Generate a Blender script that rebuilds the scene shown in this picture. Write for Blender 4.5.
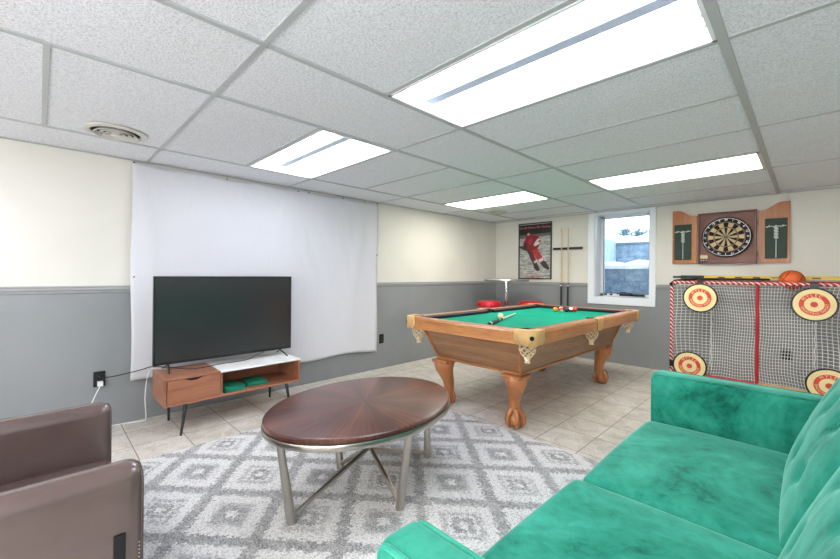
import bpy, bmesh, math, random
from mathutils import Vector, Matrix
for o in list(bpy.data.objects): bpy.data.objects.remove(o)
S = bpy.context.scene
COL = S.collection
PI = math.pi
R = math.radians

# ------------------------------------------------------------ camera, sky, exposure
cam = bpy.data.cameras.new('camera'); camo = bpy.data.objects.new('camera', cam); COL.objects.link(camo)
cam.sensor_width = 36; cam.lens = 384.55 / 840 * 36
cam.shift_y = -5.6 / 840
cam.clip_start = .02
camo.matrix_world = Matrix.Translation((3.786, -.614, 1.1925)) @ Matrix.Rotation(.7909, 4, 'Z') @ Matrix.Rotation(PI / 2, 4, 'X') @ Matrix.Rotation(.0084, 4, 'Z')
S.camera = camo
w = bpy.data.worlds.new('world'); S.world = w; w.use_nodes = True
w.node_tree.nodes['Background'].inputs[0].default_value = (.72, .87, 1.0, 1)
w.node_tree.nodes['Background'].inputs[1].default_value = 2.6
S.view_settings.view_transform = 'Standard'; S.view_settings.look = 'None'
S.view_settings.gamma = 1; S.view_settings.use_curve_mapping = False
S.view_settings.exposure = 0.52
TUBE_E = 13.0
PANEL_E = 10.5
FILL_LANTERN_E = 23.0
CZ = 2.077          # ceiling height
YB = 4.970          # back wall
XR = 5.4; YR = -3.4

# ------------------------------------------------------------ materials
def lin(c):
    return tuple(((v / 255) / 12.92 if v <= 10.3 else (((v / 255) + .055) / 1.055) ** 2.4) for v in c) + (1,)
MATS = {}
class NT:
    def __init__(s, name):
        s.m = bpy.data.materials.new(name); s.m.use_nodes = True
        s.t = s.m.node_tree; s.n = s.t.nodes; s.b = s.n['Principled BSDF']
    def node(s, ty, **k):
        n = s.n.new(ty)
        for a, b in k.items():
            if a.startswith('i_'): n.inputs[int(a[2:]) if a[2:].isdigit() else a[2:]].default_value = b
            else: setattr(n, a, b)
        return n
    def link(s, a, b): s.t.links.new(a, b)
    def coords(s, kind='Object', scale=(1, 1, 1), rot=(0, 0, 0), loc=(0, 0, 0)):
        c = s.node('ShaderNodeTexCoord'); mp = s.node('ShaderNodeMapping')
        mp.inputs['Scale'].default_value = scale; mp.inputs['Rotation'].default_value = rot; mp.inputs['Location'].default_value = loc
        s.link(c.outputs[kind], mp.inputs[0]); return mp.outputs[0]
    def noise(s, vec, scale, detail=3, rough=.5, dist=0):
        n = s.node('ShaderNodeTexNoise'); n.inputs['Scale'].default_value = scale; n.inputs['Detail'].default_value = detail
        n.inputs['Roughness'].default_value = rough; n.inputs['Distortion'].default_value = dist
        s.link(vec, n.inputs['Vector']); return n.outputs['Fac']
    def ramp(s, fac, stops, interp='LINEAR'):
        r = s.node('ShaderNodeValToRGB'); e = r.color_ramp; e.interpolation = interp
        while len(e.elements) < len(stops): e.elements.new(.5)
        for el, (p, c) in zip(e.elements, stops):
            el.position = p; el.color = c if len(c) == 4 else lin(c)
        s.link(fac, r.inputs[0]); return r.outputs[0]
    def math(s, op, a, b=None, c=None):
        n = s.node('ShaderNodeMath', operation=op)
        for i, v in enumerate((a, b, c)):
            if v is None: continue
            if isinstance(v, (int, float)): n.inputs[i].default_value = v
            else: s.link(v, n.inputs[i])
        return n.outputs[0]
    def mix(s, fac, a, b):
        n = s.node('ShaderNodeMix', data_type='RGBA')
        if isinstance(fac, (int, float)): n.inputs[0].default_value = fac
        else: s.link(fac, n.inputs[0])
        for i, v in ((6, a), (7, b)):
            if isinstance(v, tuple): n.inputs[i].default_value = v
            else: s.link(v, n.inputs[i])
        return n.outputs[2]
    def bump(s, h, strength=.3, dist=.01):
        n = s.node('ShaderNodeBump'); n.inputs['Strength'].default_value = strength; n.inputs['Distance'].default_value = dist
        s.link(h, n.inputs['Height']); s.link(n.outputs[0], s.b.inputs['Normal']); return n
    def base(s, v):
        if isinstance(v, tuple): s.b.inputs['Base Color'].default_value = v
        else: s.link(v, s.b.inputs['Base Color'])
    def set(s, **k):
        for a, b in k.items(): s.b.inputs[a.replace('_', ' ')].default_value = b
        return s

def plain(name, rgb, rough=.5, metal=0., var=.06, scale=12, bump=0., **k):
    if name in MATS: return MATS[name]
    n = NT(name); c = lin(rgb)
    v = n.coords(); f = n.noise(v, scale, 3)
    d = tuple(x * (1 - var) for x in c[:3]) + (1,); l = tuple(min(1, x * (1 + var)) for x in c[:3]) + (1,)
    n.base(n.ramp(f, [(.3, d), (.7, l)]))
    n.set(Roughness=rough, Metallic=metal, **k)
    if bump: n.bump(n.noise(v, scale * 20, 2), bump, .002)
    MATS[name] = n.m; return n.m

def wood(name, dark, light, axis='X', scale=1., rough=.35, coat=.2, fine=1.):
    if name in MATS: return MATS[name]
    n = NT(name)
    st = {'X': (.8, 9, 9), 'Y': (9, .8, 9), 'Z': (9, 9, .8)}[axis]
    v = n.coords(scale=tuple(a * scale for a in st))
    a = n.noise(v, 1.6, 5, .6, .6)
    v2 = n.coords(scale=tuple(a * scale * 7 for a in st)); b = n.noise(v2, 2.2, 3, .6)
    mx = n.math('ADD', n.math('MULTIPLY', a, .65), n.math('MULTIPLY', b, .35 * fine))
    n.base(n.ramp(mx, [(.32, dark), (.62, light)]))
    n.set(Roughness=rough, Coat_Weight=coat, Coat_Roughness=.2)
    n.bump(b, .12, .002)
    MATS[name] = n.m; return n.m

def emit(name, rgb, strength):
    n = NT(name); n.base(lin(rgb)); n.set(Roughness=.5)
    n.b.inputs['Emission Color'].default_value = lin(rgb); n.b.inputs['Emission Strength'].default_value = strength
    v = n.coords(); f = n.noise(v, 300, 1)
    MATS[name] = n.m; return n.m

def m_ceiling():
    n = NT('ceiling tile'); v = n.coords()
    a = n.noise(v, 300, 2, .7); b = n.noise(v, 120, 2, .6); c = n.noise(v, 1.1, 2)
    mx = n.math('ADD', n.math('MULTIPLY', a, .6), n.math('MULTIPLY', b, .4))
    col = n.ramp(mx, [(.40, (196, 200, 207)), (.54, (240, 242, 248))])
    n.base(n.mix(n.math('MULTIPLY', c, .10), col, lin((214, 206, 190))))
    n.set(Roughness=.9); n.bump(mx, .5, .004); return n.m
def m_wall():
    n = NT('wall paint cream'); v = n.coords()
    f = n.noise(v, .9, 3, .5, .8)
    n.base(n.ramp(f, [(.35, (210, 208, 199)), (.6, (219, 217, 209))])); n.set(Roughness=.6)
    n.bump(n.noise(v, 60, 2), .04, .003); return n.m
def m_wall_lo():
    n = NT('wall paint grey'); v = n.coords()
    f = n.noise(v, 1.4, 3, .5, .6)
    n.base(n.ramp(f, [(.35, (131, 135, 137)), (.65, (140, 143, 145))])); n.set(Roughness=.42)
    n.bump(n.noise(v, 40, 2), .05, .003); return n.m
def m_floor():
    n = NT('stone tile floor')
    br = n.node('ShaderNodeTexBrick'); br.offset = 0; br.squash = 1
    br.inputs['Scale'].default_value = 1; br.inputs['Brick Width'].default_value = .306; br.inputs['Row Height'].default_value = .306
    br.inputs['Mortar Size'].default_value = .003; br.inputs['Mortar Smooth'].default_value = .2; br.inputs['Bias'].default_value = 0
    br.inputs['Color1'].default_value = (.42, .42, .42, 1); br.inputs['Color2'].default_value = (.58, .58, .58, 1)
    v = n.coords(loc=(-2.390, -.149, 0)); n.link(v, br.inputs['Vector'])
    vv = n.coords(); a = n.noise(vv, 7, 6, .75, .5); b = n.noise(vv, 75, 4, .75); c = n.noise(vv, 1.1, 2)
    mx = n.math('ADD', n.math('MULTIPLY', a, .5), n.math('MULTIPLY', b, .5))
    col = n.ramp(mx, [(.38, (168, 160, 148)), (.5, (206, 199, 187)), (.60, (228, 222, 211))])
    t = n.mix(.25, col, n.mix(.5, br.outputs['Color'], col))
    n.base(n.mix(br.outputs['Fac'], t, lin((112, 103, 92))))
    n.set(Roughness=.38); 
    h = n.math('SUBTRACT', n.math('MULTIPLY', mx, .15), br.outputs['Fac']); n.bump(h, .35, .003); return n.m
def m_rug():
    n = NT('rug pile'); tc = n.node('ShaderNodeTexCoord'); sp = n.node('ShaderNodeSeparateXYZ')
    vo = tc.outputs['Object']
    n1 = n.node('ShaderNodeTexNoise'); n1.inputs['Scale'].default_value = 55; n1.inputs['Detail'].default_value = 3; n.link(vo, n1.inputs['Vector'])
    va = n.node('ShaderNodeVectorMath', operation='MULTIPLY_ADD'); n.link(n1.outputs['Color'], va.inputs[0]); va.inputs[1].default_value = (.085, .085, 0)
    n.link(vo, va.inputs[2])
    sn = n.node('ShaderNodeVectorMath', operation='SNAP'); sn.inputs[1].default_value = (.024, .021, 1); n.link(va.outputs[0], sn.inputs[0])
    mixv = n.node('ShaderNodeMix', data_type='VECTOR'); mixv.inputs[0].default_value = .75; n.link(va.outputs[0], mixv.inputs[4]); n.link(sn.outputs[0], mixv.inputs[5]); n.link(mixv.outputs[1], sp.inputs[0])
    # the rug's own origin is its centre; lattice offsets are relative to it
    def axis(out, off, half):
        q = n.math('DIVIDE', n.math('SUBTRACT', out, off + .034), half)
        return q
    qx = axis(sp.outputs[0], RUGOX, .279); qy = axis(sp.outputs[1], RUGOY, .2485)
    # stepped edges
    p = n.math('MULTIPLY', n.math('ADD', qx, qy), .5); q = n.math('MULTIPLY', n.math('SUBTRACT', qx, qy), .5)
    def dist(a): return n.math('MULTIPLY', n.math('ABSOLUTE', n.math('SUBTRACT', a, n.math('ROUND', a))), 2)
    m = n.math('MAXIMUM', dist(p), dist(q))
    W_ = (236, 235, 233); G = (136, 136, 137); GD = (108, 108, 112); GL = (192, 192, 193)
    ring = n.ramp(m, [(0, W_), (.09, W_), (.14, GD), (.27, GD), (.31, W_), (.37, W_), (.42, G), (.50, GL), (.56, W_), (.82, W_), (.87, G), (1, GD)])
    ring2 = n.ramp(m, [(0, W_), (.12, W_), (.17, GD), (.36, G), (.46, GL), (.53, W_), (.80, W_), (.86, GD), (1, G)])
    rnd = n.math('GREATER_THAN', n.math('FRACT', n.math('MULTIPLY', n.math('ADD', n.math('ROUND', p), n.math('MULTIPLY', n.math('ROUND', q), 3.0)), .5)), .25)
    col = n.mix(rnd, ring, ring2)
    def streak(sc, scale, lo, hi, det=4, rough=.75):
        mp = n.node('ShaderNodeMapping'); mp.inputs['Scale'].default_value = sc; mp.inputs['Rotation'].default_value = (0, 0, .25); n.link(vo, mp.inputs[0])
        t_ = n.node('ShaderNodeTexNoise'); t_.inputs['Scale'].default_value = scale; t_.inputs['Detail'].default_value = det; t_.inputs['Roughness'].default_value = rough
        n.link(mp.outputs[0], t_.inputs['Vector']); return t_, n.ramp(t_.outputs[0], [(lo, (0, 0, 0)), (hi, (255, 255, 255))])
    fn, a = streak((1, 1.8, 1), 75, .46, .56)
    md, b = streak((1, 1.5, 1), 17, .45, .55)
    lg, c2 = streak((1, 1, 1), 6, .46, .60, 3, .6)
    col = n.mix(n.math('MULTIPLY', b, .30), col, lin((234, 233, 231)))
    col = n.mix(n.math('MULTIPLY', a, .50), col, lin((240, 239, 237)))
    fn2, a2 = streak((1.6, 1, 1), 110, .50, .60)
    col = n.mix(n.math('MULTIPLY', a2, .62), col, lin((104, 103, 107)))
    n.base(col); n.set(Roughness=.95, Sheen_Weight=.2)
    h = n.math('ADD', fn.outputs[0], n.math('MULTIPLY', md.outputs[0], .6)); n.bump(h, .8, .012); return n.m
def m_velvet():
    n = NT('green velvet'); v = n.coords(scale=(1, 1, 1))
    a = n.noise(v, 2.4, 5, .62, 1.0); b = n.noise(v, 20, 4, .65, .4)
    mx = n.math('ADD', n.math('MULTIPLY', a, .72), n.math('MULTIPLY', b, .28))
    n.base(n.ramp(mx, [(.36, (10, 90, 74)), (.45, (34, 132, 110)), (.60, (60, 160, 137))]))
    n.set(Roughness=.75, Sheen_Weight=.75, Sheen_Roughness=.3, Sheen_Tint=(.5, 1, .9, 1), Specular_IOR_Level=.15)
    n.bump(n.noise(v, 220, 2), .12, .002); return n.m
def m_leather():
    n = NT('brown leather'); v = n.coords()
    vo = n.node('ShaderNodeTexVoronoi'); vo.inputs['Scale'].default_value = 260; n.link(v, vo.inputs['Vector'])
    a = n.noise(v, 3, 3)
    n.base(n.ramp(a, [(.3, (84, 69, 67)), (.7, (97, 81, 78))])); n.set(Roughness=.24, Coat_Weight=.6, Coat_Roughness=.22)
    n.bump(vo.outputs['Distance'], .10, .002); return n.m
def m_cloth_sheet():
    n = NT('white bedsheet'); v = n.coords(scale=(1, 1, .35))
    a = n.noise(v, 2.4, 4, .5, .9)
    n.base(lin((205, 206, 211))); n.set(Roughness=.85)
    n.bump(a, .5, .03); return n.m
def m_table_top():
    n = NT('veneer sunburst tabletop'); tc = n.node('ShaderNodeTexCoord'); sp = n.node('ShaderNodeSeparateXYZ'); n.link(tc.outputs['Object'], sp.inputs[0])
    ang = n.math('ARCTAN2', sp.outputs[1], sp.outputs[0])
    wedge = n.math('FRACT', n.math('MULTIPLY', ang, 8 / (2 * PI)))
    tri = n.math('ABSOLUTE', n.math('SUBTRACT', wedge, .5))
    cx = n.node('ShaderNodeCombineXYZ'); n.link(n.math('MULTIPLY', n.math('COSINE', ang), 16), cx.inputs[0]); n.link(n.math('MULTIPLY', n.math('SINE', ang), 16), cx.inputs[1])
    r = n.math('SQRT', n.math('ADD', n.math('POWER', sp.outputs[0], 2), n.math('POWER', sp.outputs[1], 2))); n.link(n.math('MULTIPLY', r, 1.2), cx.inputs[2])
    g = n.node('ShaderNodeTexNoise'); g.inputs['Scale'].default_value = 2; g.inputs['Detail'].default_value = 5; n.link(cx.outputs[0], g.inputs['Vector'])
    f = n.math('ADD', n.math('MULTIPLY', g.outputs[0], .8), n.math('MULTIPLY', tri, .35))
    n.base(n.ramp(f, [(.25, (46, 22, 18)), (.5, (80, 43, 34)), (.75, (116, 70, 52))]))
    v = n.coords(); sm = n.noise(v, 5, 4, .6)
    n.set(Roughness=.3, Coat_Weight=.3, Coat_Roughness=.2); return n.m
def m_block(name, a_, b_):
    n = NT(name); v = n.coords(); f = n.noise(v, 9, 6, .75); g = n.noise(v, 60, 3, .7)
    mx = n.math('ADD', n.math('MULTIPLY', f, .6), n.math('MULTIPLY', g, .4))
    n.base(n.ramp(mx, [(.38, a_), (.62, b_)])); n.set(Roughness=.9); n.bump(mx, .6, .02); return n.m
def m_glass():
    n = NT('window glass'); g = n.node('ShaderNodeBsdfGlossy'); g.inputs['Roughness'].default_value = .02
    t = n.node('ShaderNodeBsdfTransparent'); fr = n.node('ShaderNodeFresnel'); fr.inputs[0].default_value = 1.45
    mx = n.node('ShaderNodeMixShader'); n.link(fr.outputs[0], mx.inputs[0]); n.link(t.outputs[0], mx.inputs[1]); n.link(g.outputs[0], mx.inputs[2])
    n.link(mx.outputs[0], n.n['Material Output'].inputs[0]); return n.m

# ------------------------------------------------------------ mesh helpers
def NB(): return bmesh.new()
def box(bm, x0, x1, y0, y1, z0, z1, mi=0):
    vs = [bm.verts.new((x, y, z)) for x in (x0, x1) for y in (y0, y1) for z in (z0, z1)]
    for f in ((0, 1, 3, 2), (4, 6, 7, 5), (0, 4, 5, 1), (2, 3, 7, 6), (0, 2, 6, 4), (1, 5, 7, 3)):
        bm.faces.new([vs[i] for i in f]).material_index = mi
    return vs
def hexa(bm, b, t, mi=0):     # b, t: 4 bottom and 4 top points, same winding
    vb = [bm.verts.new(p) for p in b]; vt = [bm.verts.new(p) for p in t]
    bm.faces.new(vb[::-1]).material_index = mi; bm.faces.new(vt).material_index = mi
    for i in range(4): bm.faces.new((vb[i], vb[(i + 1) % 4], vt[(i + 1) % 4], vt[i])).material_index = mi
def tube(bm, pts, r, seg=8, closed=False, mi=0, flat=None):
    pts = [Vector(p) for p in pts]; n = len(pts); rings = []
    rr = r if isinstance(r, (list, tuple)) else [r] * n
    up = None
    for i, p in enumerate(pts):
        a = pts[i - 1] if (i or closed) else p; b = pts[(i + 1) % n] if (i < n - 1 or closed) else p
        d = (b - a)
        if d.length < 1e-9: d = Vector((0, 0, 1))
        d.normalize()
        if up is None:
            up = Vector((0, 0, 1)) if abs(d.z) < .9 else Vector((1, 0, 0))
        u = up - d * up.dot(d)
        if u.length < 1e-4: u = d.orthogonal()
        u.normalize(); v = d.cross(u); up = u
        fx, fy = flat if flat else (1, 1)
        rings.append([bm.verts.new(p + u * rr[i] * fx * math.cos(2 * PI * k / seg) + v * rr[i] * fy * math.sin(2 * PI * k / seg)) for k in range(seg)])
    for i in range(n if closed else n - 1):
        A = rings[i]; B = rings[(i + 1) % n]
        for k in range(seg): bm.faces.new((A[k], A[(k + 1) % seg], B[(k + 1) % seg], B[k])).material_index = mi
    if not closed:
        bm.faces.new(rings[0][::-1]).material_index = mi; bm.faces.new(rings[-1]).material_index = mi
def lathe(bm, prof, c=(0, 0, 0), seg=24, mi=0, rot=None):
    rings = []
    M = rot or Matrix.Identity(3)
    for r, z in prof:
        if r < 1e-6: rings.append([bm.verts.new(Vector(c) + M @ Vector((0, 0, z)))])
        else: rings.append([bm.verts.new(Vector(c) + M @ Vector((r * math.cos(2 * PI * k / seg), r * math.sin(2 * PI * k / seg), z))) for k in range(seg)])
    for A, B in zip(rings, rings[1:]):
        for k in range(seg):
            k2 = (k + 1) % seg
            if len(A) == 1 and len(B) == 1: continue
            if len(A) == 1: f = bm.faces.new((A[0], B[k2], B[k]))
            elif len(B) == 1: f = bm.faces.new((A[k], A[k2], B[0]))
            else: f = bm.faces.new((A[k], A[k2], B[k2], B[k]))
            f.material_index = mi
def prism(bm, pts, d, mi=0):    # polygon pts (3D) extruded by vector d
    d = Vector(d); A = [bm.verts.new(p) for p in pts]; B = [bm.verts.new(Vector(p) + d) for p in pts]
    bm.faces.new(A[::-1]).material_index = mi; bm.faces.new(B).material_index = mi
    n = len(A)
    for i in range(n): bm.faces.new((A[i], A[(i + 1) % n], B[(i + 1) % n], B[i])).material_index = mi
def sphere(bm, c, r, seg=20, rings=12, mi=0, sc=(1, 1, 1)):
    prof = [(r * math.sin(PI * i / rings), -r * math.cos(PI * i / rings)) for i in range(rings + 1)]
    prof[0] = (0, -r); prof[-1] = (0, r)
    lathe(bm, prof, c, seg, mi, Matrix.Diagonal(sc).to_3x3() if sc != (1, 1, 1) else None)
def axis_samples(h, r, step):
    r = min(r, h * .98); n = max(2, int((2 * (h - r)) / step))
    e = [r * (1 - math.cos(PI / 2 * i / 4)) for i in range(4)]
    return [-h + x for x in e] + [-(h - r) + 2 * (h - r) * i / n for i in range(n + 1)] + [h - x for x in e[::-1]]
def rbox(bm, M, size, r=.03, step=.05, fn=None, mi=0):
    """rounded box centred on M; fn(unit position, position) -> displaced position"""
    hx, hy, hz = [s / 2 for s in size]; H = (hx, hy, hz); cache = {}
    S_ = [axis_samples(h, min(r, h * .98), step) for h in H]
    def vert(p):
        key = tuple(round(a, 5) for a in p)
        if key in cache: return cache[key]
        inn = [max(-(h - min(r, h * .98)), min(h - min(r, h * .98), a)) for a, h in zip(p, H)]
        d = Vector([a - b for a, b in zip(p, inn)])
        rads = Vector([min(r, h * .98) for h in H])
        q = Vector(inn)
        if d.length > 1e-9:
            dn = Vector([a / b for a, b in zip(d, rads)]); dn.normalize(); q += Vector([a * b for a, b in zip(dn, rads)])
        if fn: q = Vector(fn([a / h for a, h in zip(q, H)], q))
        v = bm.verts.new(M @ q); cache[key] = v; return v
    for ax in range(3):
        b, c = (ax + 1) % 3, (ax + 2) % 3
        for s in (-1, 1):
            for i in range(len(S_[b]) - 1):
                for j in range(len(S_[c]) - 1):
                    quad = []
                    for (ii, jj) in ((i, j), (i + 1, j), (i + 1, j + 1), (i, j + 1)):
                        p = [0, 0, 0]; p[ax] = s * H[ax]; p[b] = S_[b][ii]; p[c] = S_[c][jj]; quad.append(vert(p))
                    quad = list(dict.fromkeys(quad))
                    if len(quad) < 3: continue
                    try: bm.faces.new(quad if s > 0 else quad[::-1]).material_index = mi
                    except ValueError: pass

def wloc(o):
    v = Vector((0, 0, 0))
    while o: v += o.location; o = o.parent
    return v
def obj(name, bm, mats, parent=None, smooth=None, bevel=0, label=None, origin=None):
    """world-coordinate bmesh -> one object with its origin at its own base centre"""
    bm.normal_update()
    bmesh.ops.recalc_face_normals(bm, faces=bm.faces)
    me = bpy.data.meshes.new(name)
    xs = [v.co for v in bm.verts]
    lo = Vector([min(v[i] for v in xs) for i in range(3)]); hi = Vector([max(v[i] for v in xs) for i in range(3)])
    c = Vector(origin) if origin else Vector(((lo.x + hi.x) / 2, (lo.y + hi.y) / 2, lo.z))
    bmesh.ops.translate(bm, verts=bm.verts, vec=-c)
    bm.to_mesh(me); bm.free()
    for m in (mats if isinstance(mats, (list, tuple)) else [mats]): me.materials.append(m)
    o = bpy.data.objects.new(name, me); COL.objects.link(o)
    if parent: o.parent = parent; o.location = c - wloc(parent)
    else: o.location = c
    if smooth is not None:
        me.shade_smooth() if hasattr(me, 'shade_smooth') else None
        me.set_sharp_from_angle(angle=R(smooth))
    if bevel:
        b = o.modifiers.new('bevel', 'BEVEL'); b.width = bevel; b.segments = 2; b.limit_method = 'ANGLE'; b.angle_limit = R(40)
    if label: o['label'] = label
    return o
def tag(o, label, cat, group=None):
    o['label'] = label; o['category'] = cat
    if group: o['group'] = group
    return o
def thing(name, label, cat, loc, group=None):
    o = bpy.data.objects.new(name, None); COL.objects.link(o); o.location = loc; o.empty_display_size = .1
    return tag(o, label, cat, group)
def struct(name, bm, mats, parent=None, **k):
    o = obj(name, bm, mats, parent, **k)
    if not parent: o['kind'] = 'structure'
    return o
def dup(root, dx=0, dy=0, dz=0, label=None, rot=None):
    r = root.copy(); COL.objects.link(r); r.location = root.location + Vector((dx, dy, dz))
    if rot is not None: r.rotation_euler.z = rot
    if label: r['label'] = label
    for ch in list(root.children):
        c = ch.copy(); COL.objects.link(c); c.parent = r
        for g in list(ch.children):
            d = g.copy(); COL.objects.link(d); d.parent = c
    return r
def text(name, s, size, M, mat, parent, depth=.0006, curve_r=None, center_ang=PI / 2, label=None):
    """flat lettering; M maps local XY (Z up out of the face) to the world. curve_r bends it on a circle"""
    cu = bpy.data.curves.new(name, 'FONT'); cu.body = s; cu.size = size; cu.align_x = 'CENTER'; cu.align_y = 'CENTER'; cu.extrude = depth
    t = bpy.data.objects.new('tmp', cu); COL.objects.link(t)
    bpy.context.view_layer.update()
    me = bpy.data.meshes.new_from_object(t.evaluated_get(bpy.context.evaluated_depsgraph_get()))
    bpy.data.objects.remove(t)
    bm = bmesh.new(); bm.from_mesh(me); bpy.data.meshes.remove(me)
    for v in bm.verts:
        if curve_r:
            sgn = 1 if center_ang > 0 else -1
            a = center_ang - sgn * v.co.x / curve_r; rr = curve_r + sgn * v.co.y
            v.co.x, v.co.y = rr * math.cos(a), rr * math.sin(a)
    bm.transform(M)
    return obj(name, bm, mat, parent, label=label)

random.seed(4)
RX0, RX1, RY0, RY1 = .84, 3.30, -1.15, 1.93
RUGOX = 2.091 - (RX0 + RX1) / 2; RUGOY = 1.303 - (RY0 + RY1) / 2
M_ceil = m_ceiling(); M_wall = m_wall(); M_wlo = m_wall_lo(); M_floor = m_floor(); M_rug = m_rug(); M_velvet = m_velvet()
M_leather = m_leather(); M_sheet = m_cloth_sheet(); M_top = m_table_top(); M_glass = m_glass()
M_white = plain('white paint', (236, 238, 240), .45, var=.015)
M_tee = plain('painted tee metal', (178, 182, 184), .4, var=.02)
M_black = plain('black plastic', (20, 20, 22), .35)
M_blackm = plain('black metal', (24, 24, 26), .4, .3)
M_chrome = plain('brushed nickel', (186, 180, 172), .28, 1.0, var=.05, scale=30)
M_chrome2 = plain('chrome', (215, 215, 218), .12, 1.0, var=.01)
M_green = plain('green fabric cover', (8, 132, 104), .6, var=.15)
M_whitecab = plain('white lacquer', (232, 233, 230), .3, var=.01)
M_red = plain('red paint', (178, 24, 42), .4)
M_redvinyl = plain('red vinyl', (190, 22, 34), .35)
M_cream = plain('cream foam', (240, 222, 165), .6, var=.04)
M_rimg = plain('grey rail paint', (150, 153, 154), .4, var=.02)

# ------------------------------------------------------------ room shell
bm = NB(); box(bm, -.15, XR + .15, YR - .15, YB + .01, -.12, 0); struct('floor', bm, M_floor, origin=(0, 0, 0))

RAIL = 1.055
def wall(name, pts):
    bm = NB()
    for (x0, x1, y0, y1, z0, z1) in pts:
        box(bm, x0, x1, y0, y1, z0, z1, 1 if z1 <= RAIL + 1e-4 else 0)
    return struct(name, bm, [M_wall, M_wlo], origin=(0, 0, 0))
HT = 2.32
wall('wall_left', [(-.15, 0, YR - .15, YB, 0, RAIL), (-.15, 0, YR - .15, YB, RAIL, HT)])
wall('wall_right', [(XR, XR + .15, YR - .15, YB, 0, RAIL), (XR, XR + .15, YR - .15, YB, RAIL, HT)])
wall('wall_rear', [(0, XR, YR - .15, YR, 0, RAIL), (0, XR, YR - .15, YR, RAIL, HT)])
WX0, WX1, WZ0, WZ1 = 1.650, 2.350, .885, 2.045
WD = .30
wall('wall_back', [(-.15, WX0, YB, YB + WD, 0, RAIL), (-.15, WX0, YB, YB + WD, RAIL, HT),
                   (WX1, XR + .15, YB, YB + WD, 0, RAIL), (WX1, XR + .15, YB, YB + WD, RAIL, HT),
                   (WX0, WX1, YB, YB + WD, 0, WZ0), (WX0, WX1, YB, YB + WD, WZ1, HT)])
def rail(name, axis, a0, a1, at, sgn):
    prof = [(0, .028), (.012, .028), (.017, .020), (.014, .012), (.020, .006), (.020, -.002), (.012, -.010), (.010, -.022), (0, -.030)]
    bm = NB()
    if axis == 'y': pts = [(at + sgn * d, a0, RAIL + z) for d, z in prof]; prism(bm, pts, (0, a1 - a0, 0))
    else: pts = [(a0, at + sgn * d, RAIL + z) for d, z in prof]; prism(bm, pts, (a1 - a0, 0, 0))
    return struct(name, bm, M_rimg)
rail('trim_1', 'y', YR, YB, 0, 1)
rail('trim_2', 'x', .021, 1.565, YB, -1)
rail('trim_3', 'x', 2.425, XR - .021, YB, -1)
rail('trim_4', 'y', YR, YB, XR, -1)

# ------------------------------------------------------------ ceiling: tiles, grid, hollow above
LX = [.496, 1.696, 2.296, 3.556, 4.150, 5.330]
lights = [(2, 2, 'open'), (0, 2, 'open'), (2, 10, 'panel'), (0, 10, 'panel'), (2, -6, 'panel'), (0, -6, 'open')]  # last two are unseen fixtures, added to brighten the room
def cross(i):
    """y positions (ft) of the cross tees in strip i"""
    st = {-1: 4, 0: 2, 1: 4, 2: 2, 3: 4, 4: 2, 5: 4}[i]
    return [y for y in range(-16, 20) if y % st == 0 and YR < y * .3 < YB - .02]
XS = [0] + LX + [XR]
bm = NB(); tees = NB()
holes = set((i, y) for i, y, k in lights)
for si in range(-1, 6):
    x0, x1 = XS[si + 1], XS[si + 2]
    ys = [YR] + [y * .3 for y in cross(si)] + [YB]
    for a, b in zip(ys, ys[1:]):
        if (si, round(a / .3)) in holes and abs(b - a - .6) < .01: continue
        dz = random.uniform(-.0015, .0015)
        box(bm, x0, x1, a, b, CZ + .004 + dz, CZ + .018 + dz)
    for y in cross(si):
        box(tees, x0, x1, y * .3 - .011, y * .3 + .011, CZ - .001, CZ + .012)
for i, x in enumerate(LX):
    hw = .0155 if i in (3,) else .0125
    box(tees, x - hw, x + hw, YR, YB, CZ - .003, CZ + .013)
for (a, b, c_, d) in ((0, XR, YB - .02, YB), (0, XR, YR, YR + .02), (0, .02, YR, YB), (XR - .02, XR, YR, YB)):
    box(tees, a, b, c_, d, CZ - .004, CZ + .001)
ceil = struct('ceiling', bm, M_ceil, origin=(0, 0, 0))
g = struct('ceiling_grid', tees, M_tee, ceil)
bm = NB(); box(bm, 0, XR, YR, YB, HT - .02, HT); struct('deck', bm, M_white, ceil)

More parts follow.
